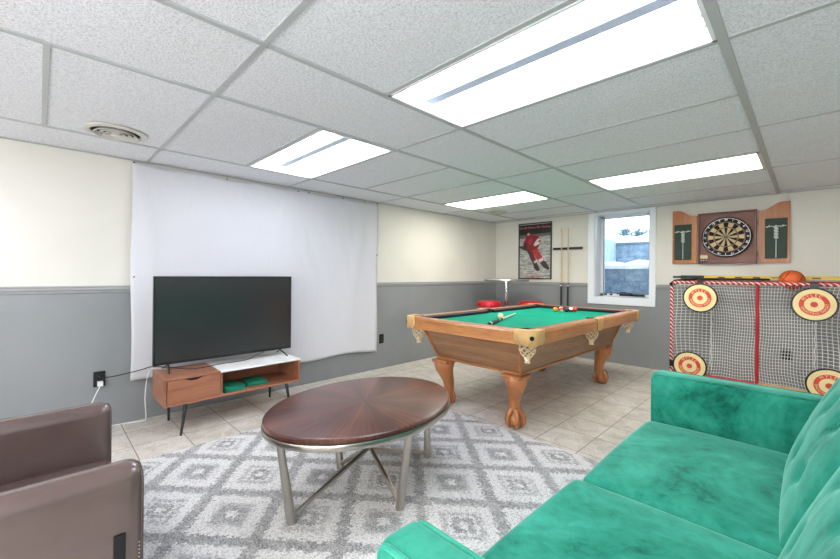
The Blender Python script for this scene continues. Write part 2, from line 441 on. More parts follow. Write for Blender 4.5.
# ------------------------------------------------------------ troffers
M_tube = emit('fluorescent tube', (243, 245, 255), TUBE_E)
M_panel = emit('lit prismatic lens', (255, 251, 240), PANEL_E)
M_house = plain('enamelled housing', (240, 243, 246), .35, var=.01)
TLAB = {(2, 2): 'open fluorescent ceiling light nearest the camera, bare tubes glaring above the coffee table side',
        (0, 2): 'smaller-looking open fluorescent light over the white sheet and television',
        (2, 10): 'ceiling light with cream lens panel, right one before the window wall',
        (0, 10): 'ceiling light with flat lens panel in far left part of ceiling over pool table',
        (2, -6): 'added lens panel fill light behind the sofa, out of the picture',
        (0, -6): 'added open fluorescent fill light behind the armchair, out of the picture'}
for si, fy, kind in lights:
    x0, x1 = XS[si + 1] + .016, XS[si + 2] - .016; y0 = fy * .3 + .014; y1 = y0 + .572
    t = thing('ceiling_light', TLAB[(si, fy)], 'ceiling light', ((x0 + x1) / 2, (y0 + y1) / 2, CZ), 'recessed fluorescent ceiling lights')
    z0 = CZ + .004; z1 = CZ + .115; th = .006
    bm = NB()
    box(bm, x0, x1, y0, y1, z1, z1 + th); 
    hexa(bm, [(x0, y0, z0), (x1, y0, z0), (x1, y0 + th, z0), (x0, y0 + th, z0)], [(x0, y0 + .03, z1), (x1, y0 + .03, z1), (x1, y0 + .03 + th, z1), (x0, y0 + .03 + th, z1)])
    hexa(bm, [(x0, y1 - th, z0), (x1, y1 - th, z0), (x1, y1, z0), (x0, y1, z0)], [(x0, y1 - .03 - th, z1), (x1, y1 - .03 - th, z1), (x1, y1 - .03, z1), (x0, y1 - .03, z1)])
    box(bm, x0, x0 + th, y0, y1, z0, z1); box(bm, x1 - th, x1, y0, y1, z0, z1)
    obj('housing', bm, M_house, t)
    ym = (y0 + y1) / 2
    if kind == 'open':
        bm = NB(); prism(bm, [(x0 + th, ym - .075, z1), (x0 + th, ym - .028, z1 - .062), (x0 + th, ym + .028, z1 - .062), (x0 + th, ym + .075, z1)], (x1 - x0 - 2 * th, 0, 0))
        obj('ballast_cover', bm, plain('ballast cover enamel', (150, 162, 176), .4, var=.01), t)
        for yy in (-.20, -.125, .125, .20):
            bm = NB(); tube(bm, [(x0 + .03, ym + yy, z0 + .045), (x1 - .03, ym + yy, z0 + .045)], .0165, 14)
            tb = obj('fluorescent_tube', bm, M_tube, t, smooth=60)
            for xx in (x0 + .006, x1 - .030):
                bm = NB(); box(bm, xx, xx + .024, ym + yy - .014, ym + yy + .014, z0 + .02, z1)
                tube(bm, [(xx + (.0 if xx > x0 + .1 else .014), ym + yy, z0 + .045), (xx + (.01 if xx > x0 + .1 else .03), ym + yy, z0 + .045)], .019, 12)
                obj('lamp_holder', bm, M_white, t, smooth=50)
        bm = NB()
        for (a, b, c_, d) in ((x0, x1, y0, y0 + .014), (x0, x1, y1 - .014, y1), (x0, x0 + .014, y0, y1), (x1 - .014, x1, y0, y1)):
            box(bm, a, b, c_, d, CZ - .004, CZ + .006)
        box(bm, x0, x1, y1 - .045, y1 - .042, CZ, CZ + .012)
        obj('frame', bm, M_white, t)
    else:
        bm = NB(); box(bm, x0 + .022, x1 - .022, y0 + .022, y1 - .022, CZ + .003, CZ + .009)
        obj('diffuser', bm, M_panel, t)
        bm = NB()
        for (a, b, c_, d) in ((x0, x1, y0, y0 + .024), (x0, x1, y1 - .024, y1), (x0, x0 + .024, y0, y1), (x1 - .024, x1, y0, y1)):
            box(bm, a, b, c_, d, CZ - .003, CZ + .011)
        obj('frame', bm, plain('frame enamel', (214, 212, 200), .4), t)

# unseen paper lantern lamps, added as fill light in the rear half
M_fill_lant = emit('fill lantern paper', (249, 249, 252), FILL_LANTERN_E)
for lx, ly, lb in ((4.95, -1.7, 'added unseen fill lamp, white paper lantern in the rear right corner'), (2.5, -3.0, 'added unseen fill lamp, white paper lantern by the rear wall, left'), (4.0, -2.9, 'added unseen fill lamp, white paper lantern by the rear wall, middle')):
    t = thing('added_fill_lamp', lb, 'added fill lamp', (lx, ly, 0), 'added paper lantern fill lamps')
    bm = NB(); lathe(bm, [(0, .001), (.15, .001), (.15, .012), (.13, .02), (.02, .03), (0, .03)], (lx, ly, 0), 28); obj('base', bm, M_black, t, smooth=40)
    bm = NB(); tube(bm, [(lx, ly, .028), (lx, ly, .84)], .012, 10); obj('pole', bm, M_black, t, smooth=40)
    bm = NB(); prof = [(.25 * math.sin(PI * k / 32) + (.003 if k % 2 else 0), 1.08 - .25 * math.cos(PI * k / 32)) for k in range(2, 31)]; lathe(bm, prof, (lx, ly, 0), 32); obj('fill_lamp_shade', bm, M_fill_lant, t, smooth=60)

# round ceiling vents
M_vent = plain('vent enamel', (205, 203, 196), .5, var=.03); M_dark = plain('dark duct interior', (38, 36, 34), .8)
def vent(x, y, r, label):
    t = thing('ceiling_vent', label, 'vent', (x, y, CZ), 'round ceiling air vents')
    bm = NB(); lathe(bm, [(r, CZ - .001), (r * .99, CZ - .006), (r * .84, CZ - .013), (r * .78, CZ - .012), (r * .76, CZ - .003)], (x, y, 0), 40); obj('flange', bm, M_vent, t, smooth=50)
    bm = NB(); lathe(bm, [(0, CZ - .0005), (r * .78, CZ - .0005), (r * .78, CZ - .003), (0, CZ - .003)], (x, y, 0), 32); obj('backing', bm, M_dark, t)
    for q in (.62, .45, .28):
        bm = NB(); lathe(bm, [(r * (q - .03), CZ - .004), (r * (q + .075), CZ - .020), (r * (q + .055), CZ - .023), (r * (q - .055), CZ - .006), (r * (q - .03), CZ - .004)], (x, y, 0), 36); obj('cone_ring', bm, M_vent, t, smooth=50)
    bm = NB(); lathe(bm, [(0, CZ - .010), (r * .12, CZ - .010), (r * .17, CZ - .020), (0, CZ - .024)], (x, y, 0), 24); obj('cone_cap', bm, M_vent, t, smooth=50)
    bm = NB(); box(bm, x - r * .72, x + r * .72, y - .004, y + .004, CZ - .009, CZ - .004); obj('cross_bar', bm, M_vent, t)
vent(.685, -.275, .165, 'round louvred ceiling vent at upper left, above the grey wall')
vent(.70, 3.97, .13, 'small dark round ceiling vent beyond the pool table, near far corner')

# ------------------------------------------------------------ window
M_vinyl = plain('white vinyl', (228, 233, 240), .35, var=.01)
bm = NB()
cw = .085; y0, y1 = YB - .018, YB + .004
box(bm, WX0 - cw, WX0 + .004, y0, y1, WZ0 - cw, CZ - .004); box(bm, WX1 - .004, WX1 + cw - .02, y0, y1, WZ0 - cw, CZ - .004)
box(bm, WX0 - cw, WX1 + cw - .02, y0 - .002, y1, WZ0 - cw - .005, WZ0 + .004); box(bm, WX0 - cw, WX1 + cw - .02, y0 - .001, y1, WZ1 - .004, CZ - .004)
win = struct('window_1', bm, M_vinyl, bevel=.004)
bm = NB(); e = .012
box(bm, WX0, WX0 + e, YB, YB + WD, WZ0, WZ1); box(bm, WX1 - e, WX1, YB, YB + WD, WZ0, WZ1)
box(bm, WX0, WX1, YB, YB + WD, WZ0, WZ0 + e); box(bm, WX0, WX1, YB, YB + WD, WZ1 - e, WZ1)
obj('window_jamb', bm, M_vinyl, win)
bm = NB(); gy = YB + .215; a0, a1, b0, b1 = WX0 + .012, WX1 - .012, WZ0 + .012, WZ1 - .012; sw = .045
for (p, q, r_, s_) in ((a0, a0 + sw, b0, b1), (a1 - sw, a1, b0, b1), (a0, a1, b0, b0 + sw), (a0, a1, b1 - .028, b1)):
    box(bm, p, q, gy - .02, gy + .03, r_, s_)
obj('sash', bm, M_vinyl, win, bevel=.003)
bm = NB()
for (p, q, r_, s_) in ((a0 + sw - .004, a0 + sw + .008, b0 + sw, b1 - .02), (a1 - sw - .008, a1 - sw + .004, b0 + sw, b1 - .02), (a0 + sw, a1 - sw, b0 + sw - .004, b0 + sw + .008), (a0 + sw, a1 - sw, b1 - .034, b1 - .024)):
    box(bm, p, q, gy - .024, gy - .018, r_, s_)
obj('glazing_gasket', bm, plain('grey gasket', (110, 120, 130), .6), win)
bm = NB(); box(bm, a0 + sw, a1 - sw, gy, gy + .006, b0 + sw, b1 - .028); obj('glass', bm, M_glass, win)
bm = NB(); ky = gy - .045; kz = b0 + .018
box(bm, 1.93, 2.24, ky - .01, ky + .026, kz - .004, kz + .022); tube(bm, [(1.90, ky - .01, kz + .02), (1.98, ky - .03, kz + .045), (2.10, ky - .035, kz + .03)], .007, 8)
box(bm, 1.72, 1.755, ky, ky + .026, kz, kz + .02); box(bm, 1.80, 1.83, ky, ky + .026, kz, kz + .02)
obj('window_crank', bm, M_black, win, smooth=50, label='black window crank and latch hardware')

# outside: stepped block wells with snow
M_blk = m_block('weathered concrete block', (96, 122, 146), (158, 182, 202)); M_snow = m_block('snow', (222, 230, 240), (246, 248, 252))
yo = YB + WD
bm = NB(); box(bm, .6, 3.6, yo, 5.78, -.1, .45); s1 = struct('ground', bm, M_snow)
def blocks(name, x0, x1, y0, y1, z0, z1):
    bm = NB(); bh = .2; z = z0; k = 0
    while z < z1 - .01:
        h = min(bh, z1 - z); x = x0 - (.2 if k % 2 else 0)
        while x < x1:
            a, b = max(x, x0), min(x + .4, x1)
            if b - a > .03: box(bm, a + .004, b - .004, y0 + random.uniform(0, .008), y1, z + .004, z + h - .004)
            x += .4
        z += h; k += 1
    box(bm, x0, x1, y0 + .015, y1, z0, z1)
    return struct(name, bm, M_blk, bevel=.004)
def snow(name, x0, x1, y0, y1, z0, h, sl=0.):
    bm = NB(); nx, ny = 40, 8; G = {}
    for i in range(nx + 1):
        for j in range(ny + 1):
            u, v = i / nx, j / ny; x = x0 + (x1 - x0) * u; y = y0 + (y1 - y0) * v
            e_ = min(1, 5 * min(v, 1 - v) + .15)
            z = z0 + h * (e_ ** .5) * (.8 + .25 * math.sin(x * 7.1) * math.sin(x * 3.3 + 1) + .12 * math.sin(x * 17)) + sl * v
            G[i, j] = bm.verts.new((x, y - .03 * math.sin(x * 5), z))
    for i in range(nx):
        for j in range(ny): bm.faces.new((G[i, j], G[i + 1, j], G[i + 1, j + 1], G[i, j + 1]))
    lo = [bm.verts.new((G[i, 0].co.x, G[i, 0].co.y, z0 - .02)) for i in range(nx + 1)]
    for i in range(nx): bm.faces.new((G[i, 0], lo[i], lo[i + 1], G[i + 1, 0]))
    return struct(name, bm, M_snow, smooth=60)
blocks('trim_5', 1.0, 3.4, 5.78, 6.30, .3, 1.315)
snow('trim_6', 1.0, 3.4, 5.76, 6.32, 1.315, .11)
blocks('trim_7', .9, 3.6, 6.30, 6.75, .3, 1.755)
snow('trim_8', .9, 3.6, 6.28, 6.80, 1.755, .10, .05)
bm = NB(); box(bm, 1.30, 1.50, yo, 6.29, -.1, 1.78); struct('trim_9', bm, m_block('pale concrete', (150, 176, 200), (200, 215, 230)))
snow('trim_10', -1.5, 4.5, 6.8, 10.5, 1.75, .12, .35)
M_twig = plain('dark bush twigs', (92, 118, 130), .8)
for (bx, by, bz, n_, sc, lb) in ((1.55, 7.3, 1.90, 18, .26, 'snow-dusted dark bush seen through the right of the window'), (1.05, 8.2, 2.02, 34, .42, 'bare bush seen at the left edge of the window')):
    bm = NB()
    for k in range(n_):
        a = random.uniform(0, 2 * PI); e_ = random.uniform(.1, 1.3); L = random.uniform(.4, 1) * sc
        p = Vector((bx, by, bz)); pts = [tuple(p)]
        for q in range(4):
            d = Vector((math.cos(a) * math.cos(e_), math.sin(a) * math.cos(e_), math.sin(e_))) * L / 4
            p = p + d; a += random.uniform(-.4, .4); e_ += random.uniform(-.35, .25); pts.append(tuple(p))
            for zz in range(2):
                q2 = p + Vector((random.uniform(-.06, .06), random.uniform(-.06, .06), random.uniform(0, .07)))
                tube(bm, [tuple(p), tuple(q2)], .004, 4)
        tube(bm, pts, [.009, .007, .006, .005, .003], 5)
    tag(obj('bush', bm, M_twig), lb, 'bush', 'bare bushes outside the window')

# ------------------------------------------------------------ sheet on the left wall, pins
bm = NB(); ny, nz = 90, 60; G = {}
ya, yb = -.102, 2.358
for i in range(ny + 1):
    for j in range(nz + 1):
        u, v = i / ny, j / nz
        top = CZ - .012 - .018 * abs(math.sin(PI * u * 5)) * (1 if u < .98 else 0)
        bot = .33 - .09 * u + .012 * math.sin(u * 17) - .03 * math.exp(-((u - .45) / .25) ** 2)
        y = ya + (yb - ya) * u + .006 * math.sin(v * 9) * (1 if u in (0, 1) else .3)
        z = bot + (top - bot) * v
        x = .025 + .010 * (math.sin(u * 23 + 2.5 * v) * .5 + .5) * (1 - v) ** .6 + .012 * math.exp(-(((u - .80) - .12 * v) / .03) ** 2) * v * (1 - v) * 4 + .006 * math.exp(-(((u - .1) + .08 * v) / .02) ** 2)
        x += .006 * math.sin(PI * u * 5) ** 2 * v ** 8
        G[i, j] = bm.verts.new((x, y, z))
for i in range(ny):
    for j in range(nz): bm.faces.new((G[i, j], G[i + 1, j], G[i + 1, j + 1], G[i, j + 1]))
sh = tag(obj('bed_sheet', bm, M_sheet, smooth=80), 'large white bedsheet pinned flat on the left wall as a screen', 'sheet')
sm = sh.modifiers.new('s', 'SOLIDIFY'); sm.thickness = .0015; sm.offset = 1
PINL = ['top left corner', 'top edge near left corner', 'top edge above the television', 'top edge close beside its twin', 'top edge below the far light', 'top edge, second from the right corner', 'top right corner', 'left edge at television height', 'right edge at half height']
for k, (y, z) in enumerate([(-.09, 2.052), (.60, 2.045), (1.30, 2.045), (1.42, 2.047), (1.85, 2.05), (2.15, 2.05), (2.345, 2.055), (-.085, 1.15), (2.345, 1.42)]):
    bm = NB(); lathe(bm, [(0, .034), (.004, .034), (.0065, .030), (.004, .024), (.004, .018), (.006, .014), (0, .014)], (0, 0, 0), 10)
    bm.transform(Matrix.Translation((.012, y, z)) @ Matrix.Rotation(PI / 2, 4, 'Y'))
    tag(obj('push_pin', bm, M_black, smooth=50), 'tiny dark push pin in the white wall sheet, ' + PINL[k], 'pin', 'push pins round the wall sheet')

# ------------------------------------------------------------ outlets
def outlet(M, label, gangs=1, wdt=.072):
    t = thing('wall_outlet', label, 'outlet', M.translation)
    bm = NB(); rbox(bm, M, (wdt * gangs, .006, .116), .003, .05); obj('cover_plate', bm, M_black, t, smooth=40)
    for gx in range(gangs):
        ox = (gx - (gangs - 1) / 2) * .05
        for s_ in (-1, 1):
            bm = NB(); rbox(bm, M @ Matrix.Translation((ox, -.0045, s_ * .021)), (.034, .004, .029), .0018, .05); f = obj('socket', bm, plain('dark socket', (34, 34, 36), .3), t, smooth=40)
            bm = NB()
            for sx in (-.0065, .0065):
                rbox(bm, M @ Matrix.Translation((ox + sx, -.0068, s_ * .021)), (.002, .0006, .008), .0002, .05)
            obj('slot', bm, M_chrome2, f)
    return t
ML = Matrix.Rotation(PI / 2, 4, 'Z')
outlet(Matrix.Translation((.004, -.287, .375)) @ ML, 'black wall outlet with plugs in it, left of the white sheet')
outlet(Matrix.Translation((.004, 2.452, .372)) @ ML, 'black wall outlet right of the white sheet')
outlet(Matrix.Translation((3.625, YB - .004, .375)), 'wide black wall outlet seen through the goal net', 2, .044)

# ------------------------------------------------------------ TV stand
SX0, SX1, SY0, SY1, SZ0, SZ1 = .155, .55, .022, 1.070, .214, .418
WS = wood('walnut laminate', (128, 78, 56), (172, 116, 88), 'Y', 1.0, .4, .1)
st = thing('television_stand', 'low walnut television stand with white top panel and splayed black legs', 'tv stand', ((SX0 + SX1) / 2, (SY0 + SY1) / 2, 0))
t_ = .016
bm = NB(); box(bm, SX0, SX1, SY0, SY1, SZ0, SZ0 + t_); box(bm, SX0, SX1, SY0, .400, SZ1 - t_, SZ1)
box(bm, SX0, SX1, SY0, SY0 + t_, SZ0 + t_, SZ1 - t_); box(bm, SX0, SX1, SY1 - t_, SY1, SZ0 + t_, SZ1 - t_)
box(bm, SX0, SX1 - .004, .400, .400 + t_, SZ0 + t_, SZ1 - t_); box(bm, SX0, SX0 + .006, SY0 + t_, SY1 - t_, SZ0 + t_, SZ1 - t_)
obj('body', bm, WS, st, bevel=.0015)
dr = NB()   # drawer front with a scooped grip
ys = [SY0 + .022 + (.400 - SY0 - .026) * k / 24 for k in range(25)]; yc = .215
top = SZ1 - t_ - .003
pts = [(SX1 + .001, ys[0], SZ0 + t_ + .003)] + [(SX1 + .001, y, top - (.017 * max(0, 1 - ((y - yc) / .055) ** 2) ** .7)) for y in ys] + [(SX1 + .001, ys[-1], SZ0 + t_ + .003)]
prism(dr, pts, (-.015, 0, 0)); d = obj('drawer', dr, WS, st)
bm = NB(); box(bm, SX1 - .04, SX1 - .018, yc - .07, yc + .07, top - .04, top); obj('finger_grip', bm, M_black, d)
bm = NB(); rbox(bm, Matrix.Translation(((SX0 + SX1) / 2 + .002, (.400 + SY1) / 2 + .001, SZ1 - .0065)), (SX1 - SX0 + .006, SY1 - .400 + .002, .0155), .003, .3)
obj('top_panel', bm, M_whitecab, st, smooth=40, label='white lacquered top panel')
for (x, y, fx, fy) in ((.515, .170, .583, .122), (.515, .955, .575, .965), (.205, .125, .185, .128), (.205, .945, .160, .960)):
    bm = NB(); tube(bm, [(x, y, SZ0), (fx, fy, 0.001)], [.014, .008], 12); lathe(bm, [(0, SZ0 - .004), (.022, SZ0 - .004), (.022, SZ0), (0, SZ0)], (x, y, 0), 14)
    obj('leg', bm, M_black, st, smooth=40)

# green folded covers inside
def folded(x, y, rot, sx, sy, n, label):
    bm = NB(); z = SZ0 + t_
    for k in range(n):
        h = .009
        def fn(u, q): return (q.x, q.y, q.z + .003 * math.sin(q.y * 40 + k) * (1 if u[2] > 0 else 0))
        rbox(bm, Matrix.Translation((x + .004 * k, y - .003 * k, z + h / 2 + .0005)) @ Matrix.Rotation(rot + .03 * k, 4, 'Z'), (sx - .006 * k, sy - .004 * k, h), .005, .02, fn); z += h
    return tag(obj('folded_cloth', bm, M_green, smooth=60), label, 'cloth', 'green folded cloths on the stand shelf')
folded(.40, .515, .05, .25, .17, 4, 'green folded cloth beside the drawer, taller left pile in the stand')
folded(.37, .735, -.12, .22, .17, 3, 'green folded cloth, right pile on the television stand shelf')

# ------------------------------------------------------------ television
TX = .30; TY0, TY1, TZ0, TZ1 = .0, 1.100, .475, 1.158
tv = thing('television', 'large flat black television standing on the walnut stand', 'television', (TX, .55, SZ1))
bm = NB(); rbox(bm, Matrix.Translation((TX - .018, .55, (TZ0 + TZ1) / 2)), (.034, TY1 - TY0, TZ1 - TZ0), .004, .2)
rbox(bm, Matrix.Translation((TX - .055, .55, .72)), (.05, .8, .40), .015, .2); obj('casing', bm, M_black, tv, smooth=40)
n = NT('television glass'); n.base(lin((36, 38, 40))); n.set(Roughness=.10, Specular_IOR_Level=1.0)
v_ = n.coords(); n.link(n.ramp(n.noise(v_, 400, 2), [(0, (.16, .16, .16, 1)), (1, (.26, .26, .26, 1))]), n.b.inputs['Roughness'])
bm = NB(); box(bm, TX - .0008, TX + .0012, TY0 + .009, TY1 - .009, TZ0 + .022, TZ1 - .009); obj('screen', bm, n.m, tv)
bm = NB()
for (a, b, c_, d_) in ((TY0, TY1, TZ0, TZ0 + .02), (TY0, TY1, TZ1 - .008, TZ1), (TY0, TY0 + .008, TZ0, TZ1), (TY1 - .008, TY1, TZ0, TZ1)): box(bm, TX - .002, TX + .004, a, b, c_, d_)
obj('bezel', bm, plain('dark bezel', (44, 45, 48), .3, .4), tv)
for y, zt in ((.105, SZ1), (1.0, SZ1 + .002)):
    bm = NB()
    tube(bm, [(TX - .02, y, TZ0 + .03), (TX - .02, y, TZ0 - .005), (TX + .10, y + (.02 if y > .5 else -.02), zt + .007)], .006, 8)
    tube(bm, [(TX - .02, y, TZ0 - .005), (TX - .12, y + (.02 if y > .5 else -.02), zt + .007)], .006, 8)
    obj('foot', bm, M_black, tv, smooth=40)

# cables
def curve_pts(ps, n=8):
    out = []; P = [Vector(p) for p in ps]; P = [P[0]] + P + [P[-1]]
    for i in range(1, len(P) - 2):
        for k in range(n):
            t = k / n; a, b, c_, d_ = P[i - 1], P[i], P[i + 1], P[i + 2]
            out.append(.5 * ((2 * b) + (c_ - a) * t + (2 * a - 5 * b + 4 * c_ - d_) * t * t + (3 * b - a - 3 * c_ + d_) * t ** 3))
    out.append(P[-2]); return out
bm = NB(); tube(bm, curve_pts([(.030, -.265, .385), (.06, -.20, .392), (.07, -.05, .412), (.12, .03, .437), (.20, .14, .426), (.36, .26, .426), (.40, .45, .442), (.38, .66, .440), (.24, .80, .442), (.16, .9, .442)]), .0035, 6)
box(bm, .010, .036, -.285, -.257, .378, .404)
tag(obj('power_cord', bm, M_black, smooth=60), 'black cord from the left wall outlet across to the television', 'cord')
bm = NB(); box(bm, .008, .05, -.300, -.268, .328, .360); tube(bm, curve_pts([(.045, -.285, .330), (.05, -.32, .25), (.04, -.37, .10), (.03, -.38, .006), (.02, -.20, .005), (.06, -.04, .006), (.10, -.01, .03), (.125, -.02, .20), (.14, -.01, .36), (.15, .012, .425), (.19, .04, .43), (.24, .10, .428)]), .0032, 6)
tag(obj('charger_cord', bm, M_white, smooth=60), 'thin white cord with adapter hanging from the left wall outlet', 'cord')

# ------------------------------------------------------------ rug
bm = NB(); nx, ny = 60, 76; G = {}
for i in range(nx + 1):
    for j in range(ny + 1):
        x = RX0 + (RX1 - RX0) * i / nx; y = RY0 + (RY1 - RY0) * j / ny
        ed = min(1, 12 * min(i / nx, 1 - i / nx, j / ny, 1 - j / ny))
        jx = random.uniform(-.004, .004); jy = random.uniform(-.004, .004)
        G[i, j] = bm.verts.new((x + jx, y + jy, .003 + .009 * ed ** .4 + random.uniform(0, .001)))
for i in range(nx):
    for j in range(ny): bm.faces.new((G[i, j], G[i + 1, j], G[i + 1, j + 1], G[i, j + 1]))
loop = [G[i, 0] for i in range(nx + 1)] + [G[nx, j] for j in range(1, ny + 1)] + [G[i, ny] for i in range(nx - 1, -1, -1)] + [G[0, j] for j in range(ny - 1, 0, -1)]
low = [bm.verts.new((v.co.x, v.co.y, 0)) for v in loop]
for k in range(len(loop)): bm.faces.new((loop[k], low[k], low[(k + 1) % len(loop)], loop[(k + 1) % len(loop)]))
tag(obj('area_rug', bm, M_rug, smooth=60, origin=((RX0 + RX1) / 2, (RY0 + RY1) / 2, 0)), 'shaggy grey and white diamond rug under the coffee table', 'rug')
RZ = .012

# ------------------------------------------------------------ coffee table
cx, cy, a_, b_, th = 2.052, .677, .557, .420, 0.118
ct = thing('coffee_table', 'oval coffee table with dark wood top and brushed steel legs', 'coffee table', (cx, cy, RZ))
def E_(t, k, z, off=0):
    x = -(b_ * k + off) * math.sin(t); y = (a_ * k + off) * math.cos(t)
    return (cx + x * math.cos(th) - y * math.sin(th), cy + x * math.sin(th) + y * math.cos(th), z)
def eband(bm, prof, seg=96, cap=True):
    rings = [[bm.verts.new(E_(2 * PI * k / seg, 1, z, off)) for k in range(seg)] for off, z in prof]
    for A, B in zip(rings, rings[1:]):
        for k in range(seg): bm.faces.new((A[k], A[(k + 1) % seg], B[(k + 1) % seg], B[k]))
    if cap:
        bm.faces.new(rings[0]); bm.faces.new(rings[-1])
ZT = .485
bm = NB(); eband(bm, [(-.012, ZT - .026), (0, ZT - .022), (0.001, ZT - .006), (-.004, ZT - .001), (-.010, ZT)])
obj('tabletop', bm, M_top, ct, smooth=40, origin=(cx, cy, ZT - .026))
bm = NB(); eband(bm, [(-.030, ZT - .026), (.004, ZT - .026), (.006, ZT - .029), (.006, ZT - .051), (.003, ZT - .055), (-.030, ZT - .055), (-.030, ZT - .026)], cap=False)
obj('apron_band', bm, M_chrome, ct, smooth=40, label='brushed steel band round the tabletop')
feet = [((2.075, .238), (2.100, .165)), ((2.345, .681), (2.425, .668)), ((1.800, .690), (1.690, .690)), ((2.067, 1.165), (2.035, 1.195))]
hub = (2.070, .700, .215)
for (fx, fy), (tx, ty) in feet:
    bm = NB(); tube(bm, [(fx, fy, RZ), (fx, fy, RZ + .002), (tx, ty, ZT - .055)], [.016, .0235, .0165], 16); obj('leg', bm, M_chrome, ct, smooth=40)
for i in range(4):
    fx, fy = feet[i][0]
    bm = NB(); tube(bm, [(fx, fy, .040), (hub[0] + (-.012 if i in (0, 2) else .012), hub[1], hub[2])], .0125, 12); obj('stretcher', bm, M_chrome, ct, smooth=40)

# ------------------------------------------------------------ armchair (seen from behind its right arm)
CX0, CX1, CYF, CYB = 1.560, 2.395, -.384, -1.20
ch = thing('armchair', 'brown leather armchair with flat arms at the lower left', 'armchair', ((CX0 + CX1) / 2, (CYF + CYB) / 2, RZ))
at = .108
for x in (CX0 + at / 2, CX1 - at / 2):
    bm = NB()
    def fn(u, q): return (q.x, q.y, q.z + (.006 * (1 - u[0] ** 2) if u[2] > .5 else 0))
    rbox(bm, Matrix.Translation((x, (CYF + CYB) / 2 + .03, .374)), (at, CYF - CYB - .06, .480), .040, .05, fn)
    a = obj('arm', bm, M_leather, ch, smooth=60)
    for sx in (-1, 1):
        bm = NB(); tube(bm, [(x + sx * (at / 2 - .010), CYF + .002 - .008, .16), (x + sx * (at / 2 - .010), CYF + .002 - .008, .577), (x + sx * (at / 2 - .022), CYF - .008, .600), (x, CYF - .009, .606)], .0028, 6); obj('seam', bm, plain('leather piping', (66, 52, 50), .4), a, smooth=60)
bm = NB()
def fn(u, q): return (q.x, q.y, q.z + (.035 * (1 - u[0] ** 2) * (1 - u[1] ** 4) if u[2] > .3 else 0))
rbox(bm, Matrix.Translation(((CX0 + CX1) / 2, -.735, .322)), (CX1 - CX0 - 2 * at - .004, .70, .15), .04, .05, fn); obj('seat_cushion', bm, M_leather, ch, smooth=60)
bm = NB(); rbox(bm, Matrix.Translation(((CX0 + CX1) / 2, -.76, .19)), (CX1 - CX0 - 2 * at - .002, .70, .11), .015, .1); obj('seat_base', bm, M_leather, ch, smooth=60)
bm = NB(); rbox(bm, Matrix.Translation(((CX0 + CX1) / 2, -1.17, .50)) @ Matrix.Rotation(.12, 4, 'X'), (CX1 - CX0 - 2 * at - .002, .16, .72), .05, .06); obj('backrest', bm, M_leather, ch, smooth=60)
for x, sg in ((CX0, -1), (CX1, 1)):
    for y in (-.446, -1.06):
        bm = NB(); box(bm, min(x, x + sg * .008), max(x, x + sg * .008), y - .014, y + .014, .10, .436); box(bm, min(x - sg * .02, x + sg * .008), max(x - sg * .02, x + sg * .008), y - .014, y + .014, RZ, .10)
        obj('leg', bm, M_blackm, ch, bevel=.0015, label='flat black metal leg')
bm = NB()
for k in range(18):
    z = .20 + k * .011
    sphere(bm, (CX1 - .008, CYF - .014, z), .0018, 8, 5)
obj('stitching', bm, plain('pale stitching', (190, 180, 170), .5), ch)

# ------------------------------------------------------------ sofa
so = thing('sofa', 'green velvet tufted sofa along the right side of the room', 'sofa', (3.58, .86, RZ))
AX0, AX1 = 3.185, 4.02; AT = .125; YF = 1.735; YN = -.028; ZA = .672
for y0, y1 in ((YF, YF + AT), (YN - .112, YN)):
    bm = NB(); rbox(bm, Matrix.Translation(((AX0 + AX1) / 2, (y0 + y1) / 2, (ZA + .15) / 2)), (AX1 - AX0, y1 - y0, ZA - .15), .028, .06)
    arm = obj('arm', bm, M_velvet, so, smooth=60)
    for yy in (y0 + .006, y1 - .006):
        r_ = .03; z1 = ZA - .006
        pts = [(AX0 + .010, yy, .16), (AX0 + .010, yy, z1 - r_)] + [(AX0 + .010 + r_ - r_ * math.cos(k * PI / 12), yy, z1 - r_ + r_ * math.sin(k * PI / 12)) for k in range(1, 7)] + [(AX1 - .02, yy, z1)]
        bm = NB(); tube(bm, pts, .0062, 8); obj('piping', bm, M_velvet, arm, smooth=60)
bm = NB(); rbox(bm, Matrix.Translation(((AX0 + AX1) / 2 + .02, (YN + YF) / 2, .235)), (AX1 - AX0 - .04, YF - YN - .002, .17), .02, .1); obj('base', bm, M_velvet, so, smooth=60)
YD = .865
for y0, y1 in ((YN + .004, YD - .003), (YD + .003, YF - .004)):
    L = y1 - y0; Wd = .62
    def fn(u, q):
        z = q.z
        if u[2] > 0:
            z += .020 * (1 - u[0] ** 2) * (1 - u[1] ** 4) + .004 * math.sin(q.x * 11 + q.y * 7) * (1 - u[0] ** 2) * (1 - u[1] ** 2)
        return (q.x + (.008 * (1 - u[1] ** 2) * (u[0] < -.8)) * -1, q.y, z)
    bm = NB(); rbox(bm, Matrix.Translation((AX0 + Wd / 2 - .015 - (.011 if y0 < .5 else 0), (y0 + y1) / 2, .365)), (Wd + (.022 if y0 < .5 else 0), L, .115), .038, .035, fn)
    c = obj('seat_cushion', bm, M_velvet, so, smooth=70)
